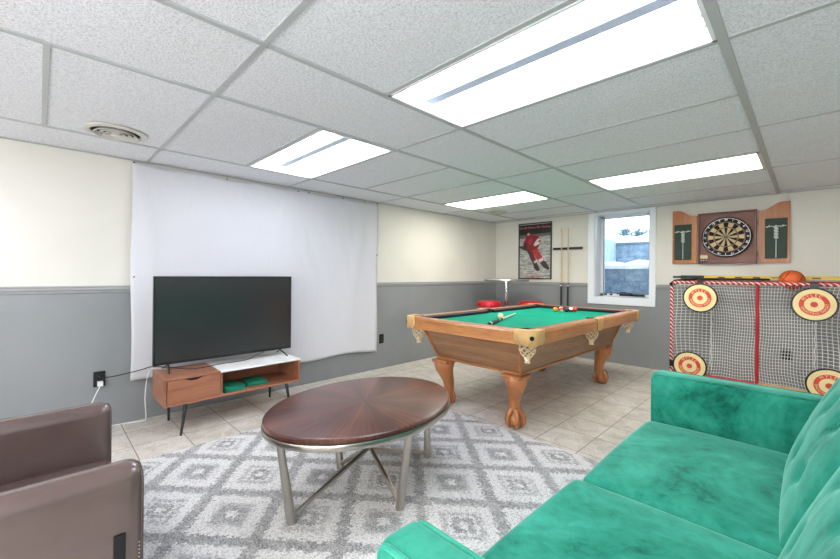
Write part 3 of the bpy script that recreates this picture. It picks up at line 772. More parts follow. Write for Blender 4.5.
# back: leaning, tufted
LEAN = math.atan2(.175, .42)
def back_matrix(yc):
    ex = Vector((0, 1, 0)); ez = Vector((math.sin(LEAN), 0, math.cos(LEAN))); en = Vector((-math.cos(LEAN), 0, math.sin(LEAN)))
    M = Matrix((ex, ez, en)).transposed().to_4x4(); return M
for y0, y1 in ((YN + .004, YD - .002), (YD + .002, YF - .004)):
    L = y1 - y0; H = .56; T = .15; yc = (y0 + y1) / 2
    tufts = [(u * L / 2, v * H / 2) for v in (-.28, .42) for u in ((-.5, 0.02, .52) if v < 0 else (-.52, 0., .5))]
    def fn(u, q, tufts=tufts, L=L, H=H):
        z = q.z
        if u[2] > 0:
            b = .045 * (1 - abs(u[0]) ** 3) * (1 - abs(u[1]) ** 2.5)
            z += b * u[2]
            for (tx, ty) in tufts:
                dx, dy = q.x - tx, q.y - ty
                z -= .020 * math.exp(-(dx * dx + dy * dy) / .0012) + .006 * math.exp(-(dx * dx + dy * dy) / .012)
                z -= .006 * math.exp(-(dx + .25 * dy) ** 2 / .00012) * math.exp(-abs(dy) / .12)
                z -= .003 * math.exp(-(dy - .45 * dx) ** 2 / .00014) * math.exp(-abs(dx) / .09)
        return (q.x, q.y, z)
    Mb = back_matrix(yc)
    ctr = Vector((3.718, yc, .385)) + Vector((math.sin(LEAN), 0, math.cos(LEAN))) * H / 2 - Vector((-math.cos(LEAN), 0, math.sin(LEAN))) * T / 2
    Mb.translation = ctr
    bm = NB(); rbox(bm, Mb, (L, H, T), .045, .016, fn)
    c = obj('back_cushion', bm, M_velvet, so, smooth=80)
    for (tx, ty) in tufts:
        bm = NB(); p = Mb @ Vector((tx, ty, T / 2 + .012)); sphere(bm, p, .011, 10, 6); obj('button', bm, M_velvet, c, smooth=80)
Mb = back_matrix(0); Mb.translation = Vector((3.93, (YN + YF) / 2, .50)) + Vector((.05, 0, 0))
bm = NB(); rbox(bm, Mb, (YF - YN, .62, .07), .03, .1); obj('back_frame', bm, M_velvet, so, smooth=60)
for x in (AX0 + .07, AX1 - .07):
    for y in (YN - .04, YF + .04):
        bm = NB(); tube(bm, [(x, y, .152), (x, y, RZ if x < 3.3 else 0.001)], [.022, .014], 12); obj('leg', bm, wood('dark leg wood', (40, 26, 18), (62, 42, 30), 'Z'), so, smooth=50)

# ------------------------------------------------------------ pool table
PX, PY, PL, PW, PZ = 1.816, 2.966, 2.375, 1.305, .805
OAK = (148, 92, 50), (198, 138, 84)
WX = wood('oak grain across', *OAK, 'X', 1.0, .32, .3); WY = wood('oak grain along', *OAK, 'Y', 1.0, .32, .3); WZ = wood('oak leg', (146, 86, 46), (194, 126, 76), 'Z', .8, .3, .35)
pt = thing('pool_table', 'oak pool table with green felt, net pockets and claw feet', 'pool table', (PX, PY, 0))
hx, hy = PW / 2, PL / 2; RW = .098; ZA_, ZB_ = .700, .802
def railprof(d0, sgn, ax):   # bevelled rail outline from outside (0) inward
    return [(0, ZA_), (0, ZB_ - .016), (.010, ZB_), (RW, ZB_), (RW, ZB_ - .03), (RW, .745), (.03, ZA_)]
def rail_piece(axis, side, a, b):
    bm = NB(); pr = railprof(0, 1, 0)
    if axis == 'x':   # rail running along x on the y end
        yy = PY + side * hy; prism(bm, [(PX + a, yy - side * d, z) for d, z in pr], (b - a, 0, 0)); m = WX
    else:
        xx = PX + side * hx; prism(bm, [(xx - side * d, PY + a, z) for d, z in pr], (0, b - a, 0)); m = WY
    r = obj('rail', bm, m, pt, bevel=.002)
    # cushion nose, its shade painted in as dark violet
    bm = NB(); cp = [(RW, ZB_ - .004), (RW + .012, ZB_ - .004), (RW + .050, ZB_ - .012), (RW + .034, .752), (RW, .752)]
    if axis == 'x': prism(bm, [(PX + a + .03, yy - side * d, z) for d, z in cp], (b - a - .06, 0, 0))
    else: prism(bm, [(xx - side * d, PY + a + (.03 if a < -.3 else .0), z) for d, z in cp], (0, b - a - .03, 0))
    obj('cushion', bm, plain('shade-toned cushion cloth', (42, 30, 48), .7), r, label='rubber cushion with shade in its dark colour')
    # sights
    bm = NB(); n_ = 3
    for k in range(n_):
        t = a + (b - a) * (k + 1) / (n_ + 1)
        c_ = (PX + t, yy - side * .05, ZB_) if axis == 'x' else (xx - side * .05, PY + t, ZB_)
        lathe(bm, [(0, .0), (.006, .0), (.006, .0008), (0, .0008)], c_, 10)
    obj('sight', bm, plain('pearl inlay', (235, 230, 215), .3), r)
cg = .10
for s_ in (-1, 1): rail_piece('x', s_, -hx + cg, hx - cg)
for s_ in (-1, 1):
    rail_piece('y', s_, -hy + cg, -.055); rail_piece('y', s_, .055, hy - cg)
# cloth bed with cut corners and side notches
def m_felt():
    n = NT('green felt'); v = n.coords(); f = n.noise(v, 3, 3); g = n.noise(v, 300, 2)
    n.base(n.ramp(f, [(.3, (0, 142, 116)), (.7, (2, 154, 126))])); n.set(Roughness=.9, Sheen_Weight=.0, Specular_IOR_Level=.2); n.bump(g, .1, .001); return n.m
M_felt = m_felt()
ix, iy = hx - RW + .012, hy - RW + .012; cc = .075
pts = []
for (sx, sy) in ((-1, -1), (1, -1), (1, 1), (-1, 1)):
    A = (sx * ix, sy * (iy - cc)); B = (sx * (ix - cc), sy * iy)
    arc = []
    for k in range(7):
        t = k / 6; ang0 = PI / 2 * t
        arc.append((sx * (ix - cc * math.sin(ang0)), sy * (iy - cc * math.cos(ang0))))
    # arc bulging inward
    seq = arc
    if sx * sy > 0: seq = arc[::-1]
    if (sx, sy) in ((1, -1),): seq = arc[::-1] if False else seq
    pts.append(((sx, sy), seq))
poly = []
def corner(sx, sy, first_y):
    P = [(sx * (ix - cc * (1 - math.cos(PI / 2 * k / 6)) * 1.0 - 0), sy * (iy - cc + cc * math.sin(PI / 2 * k / 6) * 0)) for k in range(1)]
    return [(sx * ix, sy * (iy - cc)), (sx * (ix - cc * .45), sy * (iy - cc * .75)), (sx * (ix - cc * .75), sy * (iy - cc * .45)), (sx * (ix - cc), sy * iy)]
side = lambda sx: [(sx * ix, .05), (sx * (ix - .028), .028), (sx * (ix - .028), -.028), (sx * ix, -.05)]
poly += corner(-1, -1, True)[::1]          # ends at bottom edge
poly += corner(1, -1, True)[::-1]
poly += side(1)[::-1]
poly += corner(1, 1, True)
poly += corner(-1, 1, True)[::-1]
poly += side(-1)
bm = NB(); prism(bm, [(PX + x, PY + y, .735) for x, y in poly], (0, 0, .030)); obj('felt_bed', bm, M_felt, pt, label='green felt playing surface')
ZF = .765
# cabinet
bm = NB()
tb = [(-.50, -1.09), (.50, -1.09), (.50, 1.09), (-.50, 1.09)]; bb = [(-.425, -.965), (.425, -.965), (.425, .965), (-.425, .965)]
hexa(bm, [(PX + x, PY + y, .435) for x, y in bb], [(PX + x, PY + y, .733) for x, y in tb])
cab = obj('cabinet', bm, [wood('oak cabinet side', (118, 80, 52), (168, 122, 82), 'Y', .9, .35, .25), wood('oak cabinet end', (118, 80, 52), (168, 122, 82), 'X', .9, .35, .25)], pt, bevel=.003)
for f_ in cab.data.polygons:
    if abs(f_.normal.y) > .7: f_.material_index = 1
bm = NB(); 
rbox(bm, Matrix.Translation((PX, PY, .430)), (.872, 1.952, .018), .006, .6); obj('base_moulding', bm, WY, cab, smooth=50)
for (sx, sy) in ((-1, -1), (1, -1), (1, 1), (-1, 1)):
    bm = NB(); bx_, by_ = sx * .425, sy * .965; tx_, ty_ = sx * .50, sy * 1.09
    tube(bm, [(PX + bx_, PY + by_, .44), (PX + tx_, PY + ty_, .705)], .012, 8); obj('corner_post', bm, WZ, cab, smooth=50)
# cabriole legs with claw-and-ball feet
def cabriole(sx, sy):
    d = Vector((sx, sy, 0)).normalized(); o = Vector((PX + sx * .342, PY + (.830 if sy > 0 else -.912), 0))
    bm = NB()
    prof = [(.412, .035, .088), (.385, .040, .092), (.355, .044, .088), (.32, .040, .080), (.27, .022, .066), (.22, .004, .053), (.17, -.004, .046), (.13, .0, .046), (.10, .010, .054), (.075, .018, .058)]
    rings = []; side_ = Vector((-d.y, d.x, 0)); seg = 20
    for z, off, r in prof:
        ring = []
        for k in range(seg):
            a = 2 * PI * k / seg; ca, sa = math.cos(a), math.sin(a)
            e_ = 2.6; m = (abs(ca) ** e_ + abs(sa) ** e_) ** (-1 / e_) if z > .30 else 1
            ring.append(bm.verts.new(o + d * (off + r * ca * m) + side_ * (r * .92 * sa * m) + Vector((0, 0, z))))
        rings.append(ring)
    for A, B in zip(rings, rings[1:]):
        for k in range(seg): bm.faces.new((A[k], A[(k + 1) % seg], B[(k + 1) % seg], B[k]))
    bm.faces.new(rings[0]); bm.faces.new(rings[-1][::-1])
    lg = obj('leg', bm, WZ, pt, smooth=60)
    bm = NB(); c_ = o + d * .022 + Vector((0, 0, .061)); sphere(bm, c_, .0605, 20, 14)
    for ang in (-66, 0, 66, 180):
        a = R(ang); dd = d * math.cos(a) + side_ * math.sin(a)
        ps = [c_ + dd * (.030) + Vector((0, 0, .080)), c_ + dd * .058 + Vector((0, 0, .046)), c_ + dd * .070 + Vector((0, 0, .010)), c_ + dd * .064 + Vector((0, 0, -.030)), c_ + dd * .044 + Vector((0, 0, -.056))]
        tube(bm, curve_pts(ps, 3), [.020, .021, .022, .021, .019, .0185, .020, .0185, .017, .0145, .011, .007, .003][:13], 8)
    obj('claw_foot', bm, WZ, lg, smooth=60)
    bm = NB(); M = Matrix.Translation(o + d * .035 + Vector((0, 0, .405))); rbox(bm, M, (.175, .175, .026), .009, .2); obj('leg_block', bm, WZ, lg, smooth=50)
for sx, sy in ((-1, -1), (1, -1), (1, 1), (-1, 1)): cabriole(sx, sy)
# corner castings, pockets and nets
M_tan = plain('tan leather casting', (222, 180, 120), .45, var=.08, bump=.2); M_net = plain('tan leather net', (236, 214, 176), .6)
def casting(sx, sy):
    C0 = Vector((PX + sx * hx, PY + sy * hy, 0)); ax = Vector((-sx, 0, 0)); ay = Vector((0, -sy, 0)); rc = .085; Ln = .150; outd = .006
    path = []
    for k in range(9): t = Ln + (rc - Ln) * k / 8; path.append(C0 + ax * t - ay * outd)
    for k in range(1, 8):
        a = PI / 2 * k / 8; path.append(C0 + ax * (rc - (rc + outd) * math.sin(a)) + ay * (rc - (rc + outd) * math.cos(a)))
    for k in range(9): t = rc + (Ln - rc) * k / 8; path.append(C0 - ax * outd + ay * t)
    n_ = len(path); bm = NB(); top = []; bot = []; inn = []; topi = []
    for k, p in enumerate(path):
        u = k / (n_ - 1)
        zb = ZA_ + .006 + .030 * abs(2 * u - 1) ** 2.5 - .014 * abs(math.sin(PI * u * 3)) ** 1.2
        w_ = .012 * (math.cos(u * 2 * PI) * .5 + .5)
        top.append(bm.verts.new(p + Vector((0, 0, ZB_ + .005)))); bot.append(bm.verts.new(p + Vector((0, 0, zb))))
    cp = C0 + ax * .098 + ay * .098
    for k in range(n_):
        u = k / (n_ - 1); a = PI * 1.0 * (u)  # sweep half circle round the pocket
        # direction from ax-side round the corner to ay-side
        base = math.atan2(0, 1)
        ang = -PI / 4 * 3 + 2 * PI * 0
        vdir = (ax * math.cos(PI * 1.5 * (1 - u) - PI * .5) + ay * math.cos(PI * 1.5 * u - PI * .5))
        # parametrise with u: from +ax-ish to +ay-ish passing the outer corner
        th_ = -R(20) - u * R(230) + 0
        vx = math.cos(th_); vy = math.sin(th_)
        inn.append(bm.verts.new(cp + ax * (vx * .058) + ay * (vy * .058) + Vector((0, 0, ZB_ + .004))))
    for k in range(n_ - 1):
        bm.faces.new((top[k], top[k + 1], bot[k + 1], bot[k])); bm.faces.new((top[k], inn[k], inn[k + 1], top[k + 1]))
    o = obj('corner_casting', bm, M_tan, pt, smooth=50)
    s2 = o.modifiers.new('s', 'SOLIDIFY'); s2.thickness = .004; s2.offset = 0
    # rosette on the outside of the corner
    bm = NB(); dd = (-(ax + ay)).normalized(); q = C0 + (ax + ay) * (rc * .293 - .0035) + Vector((0, 0, .752))
    rot = dd.to_track_quat('Z', 'Y').to_matrix()
    lathe(bm, [(0, .004), (.016, .004), (.017, .0), (.0, -.004)], q, 16, 0, rot)
    for k in range(5):
        a = 2 * PI * k / 5; v = rot @ Vector((math.cos(a) * .009, math.sin(a) * .010, .005)); sphere(bm, q + v, .004, 8, 5)
    obj('rosette', bm, M_blackm, o, smooth=50, label='dark round rosette')
    return cp
def pocket(cp, r=.056):
    bm = NB(); lathe(bm, [(r, ZB_ + .002), (r + .003, ZB_), (r + .003, .70), (r, .70), (r - .003, ZB_ - .004)], cp, 24); lathe(bm, [(0, .701), (r, .701), (r, .704), (0, .704)], cp, 24)
    obj('pocket_liner', bm, M_black, pt, smooth=50)
    bm = NB(); n_ = 7
    def P(a, t): 
        rr = r * (1.0 + .10 * math.sin(PI * t) - .50 * t ** 3); return (cp.x + rr * math.cos(a), cp.y + rr * math.sin(a), .700 - .095 * t)
    for k in range(n_):
        for sg in (1, -1):
            a0 = 2 * PI * k / n_
            tube(bm, [P(a0 + sg * t / 8 * 2.1, t / 8) for t in range(9)], .0034, 5)
    tube(bm, [P(2 * PI * k / 20, 0) for k in range(20)], .006, 6, True); tube(bm, [P(2 * PI * k / 16, 1) for k in range(16)], .005, 6, True)
    o = obj('pocket_net', bm, M_net, pt, smooth=60)
    bm = NB(); rbox(bm, Matrix.Translation((cp.x, cp.y, .592)), (.040, .040, .030), .010, .05)
    for k in range(10):
        a = 2 * PI * k / 10; tube(bm, [(cp.x + .012 * math.cos(a), cp.y + .012 * math.sin(a), .580), (cp.x + .019 * math.cos(a), cp.y + .019 * math.sin(a), .560)], .004, 5)
    obj('tassel', bm, M_net, o, smooth=60)
for sx, sy in ((-1, -1), (1, -1), (1, 1), (-1, 1)): pocket(casting(sx, sy))
for sx in (-1, 1):
    xo = PX + sx * hx
    bm = NB(); n_ = 14; T = []; B_ = []; I = []
    for k in range(n_ + 1):
        u = k / n_; yy = PY + (-.072 + .144 * u)
        T.append(bm.verts.new((xo + sx * .006, yy, ZB_ + .005))); B_.append(bm.verts.new((xo + sx * .006, PY + (-.072 + .144 * u) * (.75), ZA_ + .012 - .016 * math.sin(PI * u))))
        a = PI + PI * u if False else -PI / 2 + PI * u
        I.append(bm.verts.new((xo - sx * (.075 - .05 * math.cos(a)), PY + .05 * math.sin(a), ZB_ + .004)))
    for k in range(n_): bm.faces.new((T[k], T[k + 1], B_[k + 1], B_[k])); bm.faces.new((T[k], I[k], I[k + 1], T[k + 1]))
    o = obj('side_casting', bm, M_tan, pt, smooth=50); s2 = o.modifiers.new('s', 'SOLIDIFY'); s2.thickness = .004; s2.offset = 0
    pocket(Vector((xo - sx * .072, PY, 0)), .052)

# ------------------------------------------------------------ balls and short cue on the table
def ball_mat(nm, rgb, stripe):
    n = NT(nm); 
    if stripe:
        tc = n.node('ShaderNodeTexCoord'); sp = n.node('ShaderNodeSeparateXYZ'); n.link(tc.outputs['Object'], sp.inputs[0])
        d = n.math('ABSOLUTE', n.math('SUBTRACT', sp.outputs[0], 0.0)); m = n.math('GREATER_THAN', d, .0165)
        n.base(n.mix(m, lin(rgb), lin((238, 228, 200))))
    else:
        n.base(lin(rgb)); n.noise(n.coords(), 5)
    n.set(Roughness=.08, Coat_Weight=.5); return n.m
BR = .0286
balls = [((1.716, 3.655), 'orange', (232, 140, 20), 0, 'solid orange pool ball, leftmost and nearest of the cluster'),
         ((1.776, 3.672), 'red_striped', (190, 30, 34), 1, 'red striped white pool ball just right of the orange ball'),
         ((1.745, 3.735), 'yellow_striped', (230, 200, 90), 1, 'pale yellow and white pool ball peeking between the front balls'),
         ((1.822, 3.712), 'dark', (22, 20, 34), 0, 'black pool ball in the middle of the cluster'),
         ((1.800, 3.775), 'maroon', (130, 28, 30), 0, 'maroon pool ball behind the black ball'),
         ((1.838, 3.772), 'maroon_striped', (150, 30, 60), 1, 'maroon striped pool ball between black and red balls'),
         ((1.868, 3.828), 'red', (214, 52, 36), 0, 'bright red pool ball at the right end of the cluster'),
         ((1.690, 2.560), 'cream', (240, 226, 170), 0, 'cream white cue ball lying alone beside the short cue')]
pos = [Vector((b[0][0], b[0][1])) for b in balls]
for it in range(60):      # settle so none overlap
    for i in range(len(pos)):
        for j in range(i):
            d = pos[i] - pos[j]
            if d.length < 2 * BR + .0006:
                k = (2 * BR + .0008 - d.length) / 2; d.normalize(); pos[i] += d * k; pos[j] -= d * k
for p, b in zip(pos, balls):
    bm = NB(); sphere(bm, (0, 0, 0), BR, 24, 16)
    o = obj('pool_ball', bm, ball_mat('ball ' + b[1], b[2], b[3]), smooth=80, origin=(0, 0, 0)); o.location = (p.x, p.y, ZF + BR)
    o.rotation_euler = (.4, .9, .6 + len(b[1]))
    tag(o, b[4], 'ball', 'pool balls on the green felt')
bm = NB()
A = Vector((1.925, 2.040, ZF + .016)); B = Vector((1.560, 3.040, ZF + .008)); ax_ = (B - A)
def seg_(a, b, r0, r1, m): tube(bm, [A + ax_ * a, A + ax_ * b], [r0, r1], 14, mi=m)
seg_(0, .012, .0150, .0158, 0); seg_(.012, .045, .0158, .0155, 1); seg_(.045, .30, .0155, .0135, 0); seg_(.30, .33, .0136, .0134, 2); seg_(.33, .42, .0132, .0125, 3); seg_(.42, .985, .0122, .0072, 4); seg_(.985, 1, .0072, .0070, 1)
tag(obj('pool_cue', bm, [M_black, plain('cue white ring', (230, 230, 226), .3), plain('cue wood mid', (205, 168, 110), .3), plain('cue navy wrap', (34, 42, 66), .4), plain('cue pale shaft', (214, 214, 210), .3)], smooth=50),
    'pale pool cue with black butt lying on the green felt', 'pool cue')

# ------------------------------------------------------------ wall cue rack and cues
cr = thing('cue_rack', 'narrow black bar rack holding two cues beside the window', 'rack', (1.267, YB, .42))
bm = NB(); rbox(bm, Matrix.Translation((1.267, YB - .022, 1.588)), (.441, .040, .034), .008, .2); obj('top_bar', bm, M_black, cr, smooth=50)
bm = NB(); rbox(bm, Matrix.Translation((1.267, YB - .032, .43)), (.441, .062, .024), .008, .2); obj('bottom_bar', bm, M_black, cr, smooth=50)
for k, (x, lb) in enumerate(((1.190, 'left wooden cue with red-black butt standing in the wall rack'), (1.292, 'right wooden cue with navy butt standing in the wall rack'))):
    bm = NB(); y = YB - .054
    def s3(z0, z1, r0, r1, m): tube(bm, [(x, y, z0), (x, y, z1)], [r0, r1], 12, mi=m)
    s3(.443, .46, .0145, .015, 0); s3(.46, .62, .015, .0142, 1); s3(.62, .64, .0143, .0142, 2); s3(.64, .80, .014, .0132, 1); s3(.80, 1.03, .0130, .0118, 0); s3(1.03, 1.05, .0120, .0119, 2); s3(1.05, 1.07, .0119, .0118, 0); s3(1.07, 1.885, .0112, .0065, 3); s3(1.885, 1.905, .0068, .0066, 2)
    tag(obj('pool_cue', bm, [M_black, plain('cue butt %d' % k, (70, 14, 22) if k == 0 else (24, 34, 74), .3), plain('ivory ferrule', (232, 228, 214), .3), plain('maple shaft', (214, 186, 150), .35)], smooth=50), lb, 'pool cue', 'pool cues in the wall rack')

# ------------------------------------------------------------ poster
po = thing('hockey_poster', 'framed poster of an ice hockey player in red on the back wall', 'poster', (.729, YB, 1.12))
QX0, QX1, QZ0, QZ1 = .445, 1.014, 1.125, 2.018
bm = NB(); fw = .016
for (a, b, c_, d_) in ((QX0, QX1, QZ0, QZ0 + fw), (QX0, QX1, QZ1 - fw, QZ1), (QX0, QX0 + fw, QZ0, QZ1), (QX1 - fw, QX1, QZ0, QZ1)): box(bm, a, b, YB - .022, YB, c_, d_)
obj('frame', bm, M_black, po, bevel=.002)
def P2(u, v): return (QX0 + (QX1 - QX0) * u, QZ0 + (QZ1 - QZ0) * (1 - v))
n = NT('poster ice'); v_ = n.coords(scale=(3, 1, 12)); f_ = n.noise(v_, 3, 5, .7, .8); n.base(n.ramp(f_, [(.35, (104, 106, 104)), (.5, (158, 160, 156)), (.66, (204, 205, 200))])); n.set(Roughness=.3)
bm = NB(); box(bm, QX0 + .01, QX1 - .01, YB - .008, YB - .002, QZ0 + .01, QZ1 - .01); pr_ = obj('print', bm, n.m, po)
def shape(pts, rgb, lay, nm, rough=.4):
    bm = NB(); prism(bm, [(P2(u, v)[0], YB - .008 - .0005 * lay, P2(u, v)[1]) for u, v in pts], (0, -.0005, 0))
    return bm, plain('poster ' + nm, rgb, rough, var=.25, scale=30)
layers = [([(.03, .03), (.97, .03), (.97, .19), (.03, .21)], (26, 25, 27), 'header'),
          ([(.03, .21), (.97, .19), (.97, .24), (.03, .27)], (92, 92, 88), 'boards'),
          ([(.22, .22), (.30, .17), (.40, .20), (.43, .26), (.36, .30), (.26, .28)], (120, 40, 40), 'head'),
          ([(.15, .34), (.24, .25), (.44, .21), (.60, .24), (.68, .33), (.62, .42), (.56, .50), (.38, .54), (.24, .46), (.14, .44)], (128, 18, 30), 'jersey'),
          ([(.40, .50), (.58, .46), (.72, .60), (.80, .70), (.70, .73), (.56, .64)], (168, 40, 50), 'leg'),
          ([(.28, .47), (.44, .52), (.56, .68), (.60, .76), (.46, .74), (.34, .60)], (108, 24, 30), 'rear leg'),
          ([(.03, .41), (.18, .40), (.30, .46), (.56, .74), (.53, .76), (.26, .50), (.03, .44)], (66, 40, 36), 'stick'),
          ([(.66, .71), (.82, .68), (.94, .80), (.92, .84), (.78, .80)], (50, 40, 44), 'skate'),
          ([(.46, .74), (.60, .75), (.66, .84), (.58, .86), (.48, .80)], (54, 40, 42), 'rear skate'),
          ([(.46, .38), (.64, .34), (.66, .37), (.50, .42)], (214, 206, 200), 'stripe'),
          ([(.15, .37), (.24, .35), (.28, .44), (.20, .46)], (60, 20, 26), 'glove'), ([(.26, .19), (.33, .17), (.36, .21), (.29, .23)], (190, 150, 130), 'face'),
          ([(.30, .30), (.42, .27), (.44, .36), (.33, .40)], (160, 40, 50), 'chest'), ([(.62, .66), (.74, .62), (.77, .66), (.66, .71)], (205, 198, 194), 'sock stripe'), ([(.48, .68), (.58, .66), (.60, .70), (.50, .72)], (190, 184, 180), 'rear sock stripe'),
          ([(.50, .36), (.60, .28), (.66, .30), (.52, .40)], (205, 200, 196), 'sleeve stripe')]
bms = []
for k, (pp, rgb, nm) in enumerate(layers):
    b_, m_ = shape(pp, rgb, k, nm)
    obj('figure_print' if k > 1 else 'background_print', b_, m_, pr_)
MP = Matrix.Translation((0, YB - .0145, 0)) @ Matrix.Rotation(PI / 2, 4, 'X')
text('header_lettering', 'Gordie Howe, Mr. Hockey', .050, Matrix.Translation((.729, 0, 1.945)) @ MP, plain('poster pink ink', (228, 120, 130), .5), pr_)
text('signature_lettering', 'hockey hall', .06, Matrix.Translation((.70, 0, 1.172)) @ MP @ Matrix.Rotation(.05, 4, 'Z'), plain('poster red ink', (205, 90, 95), .5), pr_)

# ------------------------------------------------------------ pub table and stools
pb = thing('pub_table', 'tall round silver pub table in the far corner', 'table', (.60, 4.36, 0))
bm = NB(); lathe(bm, [(0, 1.095), (.31, 1.095), (.325, 1.100), (.33, 1.112), (.325, 1.124), (.31, 1.128), (0, 1.128)], (.60, 4.36, 0), 48); obj('tabletop', bm, plain('silver laminate', (170, 172, 172), .2, .6), pb, smooth=40)
bm = NB(); lathe(bm, [(.03, .03), (.03, 1.06), (.09, 1.075), (.09, 1.095), (0, 1.095)], (.60, 4.36, 0), 20); obj('pole', bm, M_chrome2, pb, smooth=40)
bm = NB(); lathe(bm, [(0, 0.001), (.25, 0.001), (.25, .008), (.20, .018), (.05, .035), (0, .035)], (.60, 4.36, 0), 36); obj('base', bm, M_chrome2, pb, smooth=40)
def stool(x, y, label):
    t = thing('bar_stool', label, 'stool', (x, y, 0), 'red round bar stools')
    bm = NB(); lathe(bm, [(0, .725), (.165, .725), (.175, .735), (.178, .765), (.170, .790), (.150, .803), (0, .808)], (x, y, 0), 36); obj('seat', bm, M_redvinyl, t, smooth=60)
    bm = NB(); lathe(bm, [(.172, .728), (.181, .728), (.183, .745), (.181, .758), (.172, .758)], (x, y, 0), 36); obj('seat_band', bm, M_red, t, smooth=60)
    bm = NB(); lathe(bm, [(.026, .03), (.026, .72), (.08, .725), (0, .726)], (x, y, 0), 16); obj('pole', bm, M_chrome2, t, smooth=40)
    bm = NB(); tube(bm, [(x + .17 * math.cos(2 * PI * k / 28), y + .17 * math.sin(2 * PI * k / 28), .28) for k in range(28)], .011, 8, True)
    for a in (0, PI / 2, PI, 1.5 * PI): tube(bm, [(x + .02 * math.cos(a), y + .02 * math.sin(a), .28), (x + .17 * math.cos(a), y + .17 * math.sin(a), .28)], .008, 6)
    obj('foot_ring', bm, M_chrome2, t, smooth=50)
    bm = NB(); lathe(bm, [(0, .001), (.20, .001), (.20, .008), (.16, .018), (.04, .034), (0, .034)], (x, y, 0), 32); obj('base', bm, M_chrome2, t, smooth=40)
stool(.49, 4.08, 'red round bar stool, left of the pub table pole')
stool(.91, 4.53, 'red round bar stool, right of the pub table pole under the poster')

# ------------------------------------------------------------ dart cabinet
CAB = wood('cabinet oak', (140, 78, 34), (184, 112, 54), 'Z', 1., .35, .2)
dc = thing('dart_cabinet', 'open wooden dartboard cabinet with scoreboard doors on back wall', 'cabinet', (3.122, YB, 1.335))
dx0, dx1, dz0, dz1 = 2.862, 3.384, 1.338, 1.928
bm = NB()
for (a, b, c_, d_) in ((dx0, dx1, dz0, dz0 + .014), (dx0, dx1, dz1 - .014, dz1), (dx0, dx0 + .014, dz0, dz1), (dx1 - .014, dx1, dz0, dz1)): box(bm, a, b, YB - .062, YB - .001, c_, d_)
cs = obj('case', bm, wood('case mahogany', (84, 44, 34), (124, 74, 60), 'Z', 1., .4, .1), dc, bevel=.002)
bm = NB(); box(bm, dx0 + .014, dx1 - .014, YB - .012, YB - .002, dz0 + .014, dz1 - .014); obj('back_panel', bm, plain('burgundy felt panel', (142, 108, 102), .85, var=.1), dc)
M_chalk = plain('green chalkboard', (34, 56, 46), .6, var=.25, scale=20); M_chalkw = plain('chalk', (205, 214, 208), .8)
def ddoor(x0, x1, hi_left, label):
    z0 = 1.342; zt = lambda u: (1.988 - .075 * (3 * max(0, min(1, (u - .25) / .6)) ** 2 - 2 * max(0, min(1, (u - .25) / .6)) ** 3))
    N = 16; pts = [(x0, z0), (x1, z0)]
    tops = []
    for k in range(N + 1):
        u = k / N; uu = u if hi_left else 1 - u; tops.append((x0 + (x1 - x0) * u, zt(uu)))
    y_ = YB - .030
    # frame with an opening: bottom, sides, top
    ox0, ox1, oz0, oz1 = x0 + .018, x1 - .018, z0 + .045, z0 + .475
    if hi_left: ox1 = x1 - .052
    else: ox0 = x0 + .052
    bm = NB()
    prism(bm, [(x0, y_, z0), (x1, y_, z0), (x1, y_, oz0), (x0, y_, oz0)], (0, .022, 0))
    prism(bm, [(x0, y_, oz0), (ox0, y_, oz0), (ox0, y_, oz1), (x0, y_, oz1)], (0, .022, 0))
    prism(bm, [(ox1, y_, oz0), (x1, y_, oz0), (x1, y_, oz1), (ox1, y_, oz1)], (0, .022, 0))
    prism(bm, [(x0, y_, oz1), (x1, y_, oz1)] + [(a, y_, b) for a, b in tops[::-1]], (0, .022, 0))
    d = obj('door', bm, CAB, dc, label=label)
    bm = NB(); box(bm, ox0, ox1, y_ + .006, y_ + .012, oz0, oz1); cb = obj('chalkboard', bm, M_chalk, d, label='dark green chalk scoreboard')
    xm = (ox0 + ox1) / 2; bm = NB(); yy0, yy1 = y_ + .0045, y_ + .006
    tz = oz1 - .095
    for q in range(9):
        a = ox0 + .008 + (ox1 - ox0 - .016) * q / 9; box(bm, a, a + (ox1 - ox0 - .016) / 9 * .8, yy0, yy1, tz + .004 * ((q * 7) % 3), tz + .012 + .004 * ((q * 5) % 3))
    box(bm, xm - .003, xm + .003, yy0, yy1, oz0 + .01, tz)
    for q in range(8): box(bm, xm - .018 + .003 * (q % 2), xm + .018 - .003 * ((q + 1) % 2), yy0, yy1, tz - .008 - .016 * q, tz + .003 - .016 * q)
    obj('score_marks', bm, M_chalkw, cb)
    for z in (z0 + .1, z0 + .44):
        bm = NB(); xh = x1 if hi_left else x0; tube(bm, [(xh, YB - .028, z - .025), (xh, YB - .028, z + .025)], .006, 8); obj('hinge', bm, plain('brass', (180, 150, 90), .3, .9), d)
    bm = NB(); xk = x0 + .012 if hi_left else x1 - .012; sphere(bm, (xk, y_ - .004, z0 + .30), .006, 10, 6); obj('knob', bm, plain('brass', (180, 150, 90), .3, .9), d)
ddoor(2.600, 2.848, True, 'left door with scoreboard')
ddoor(3.398, 3.646, False, 'right door with scoreboard')

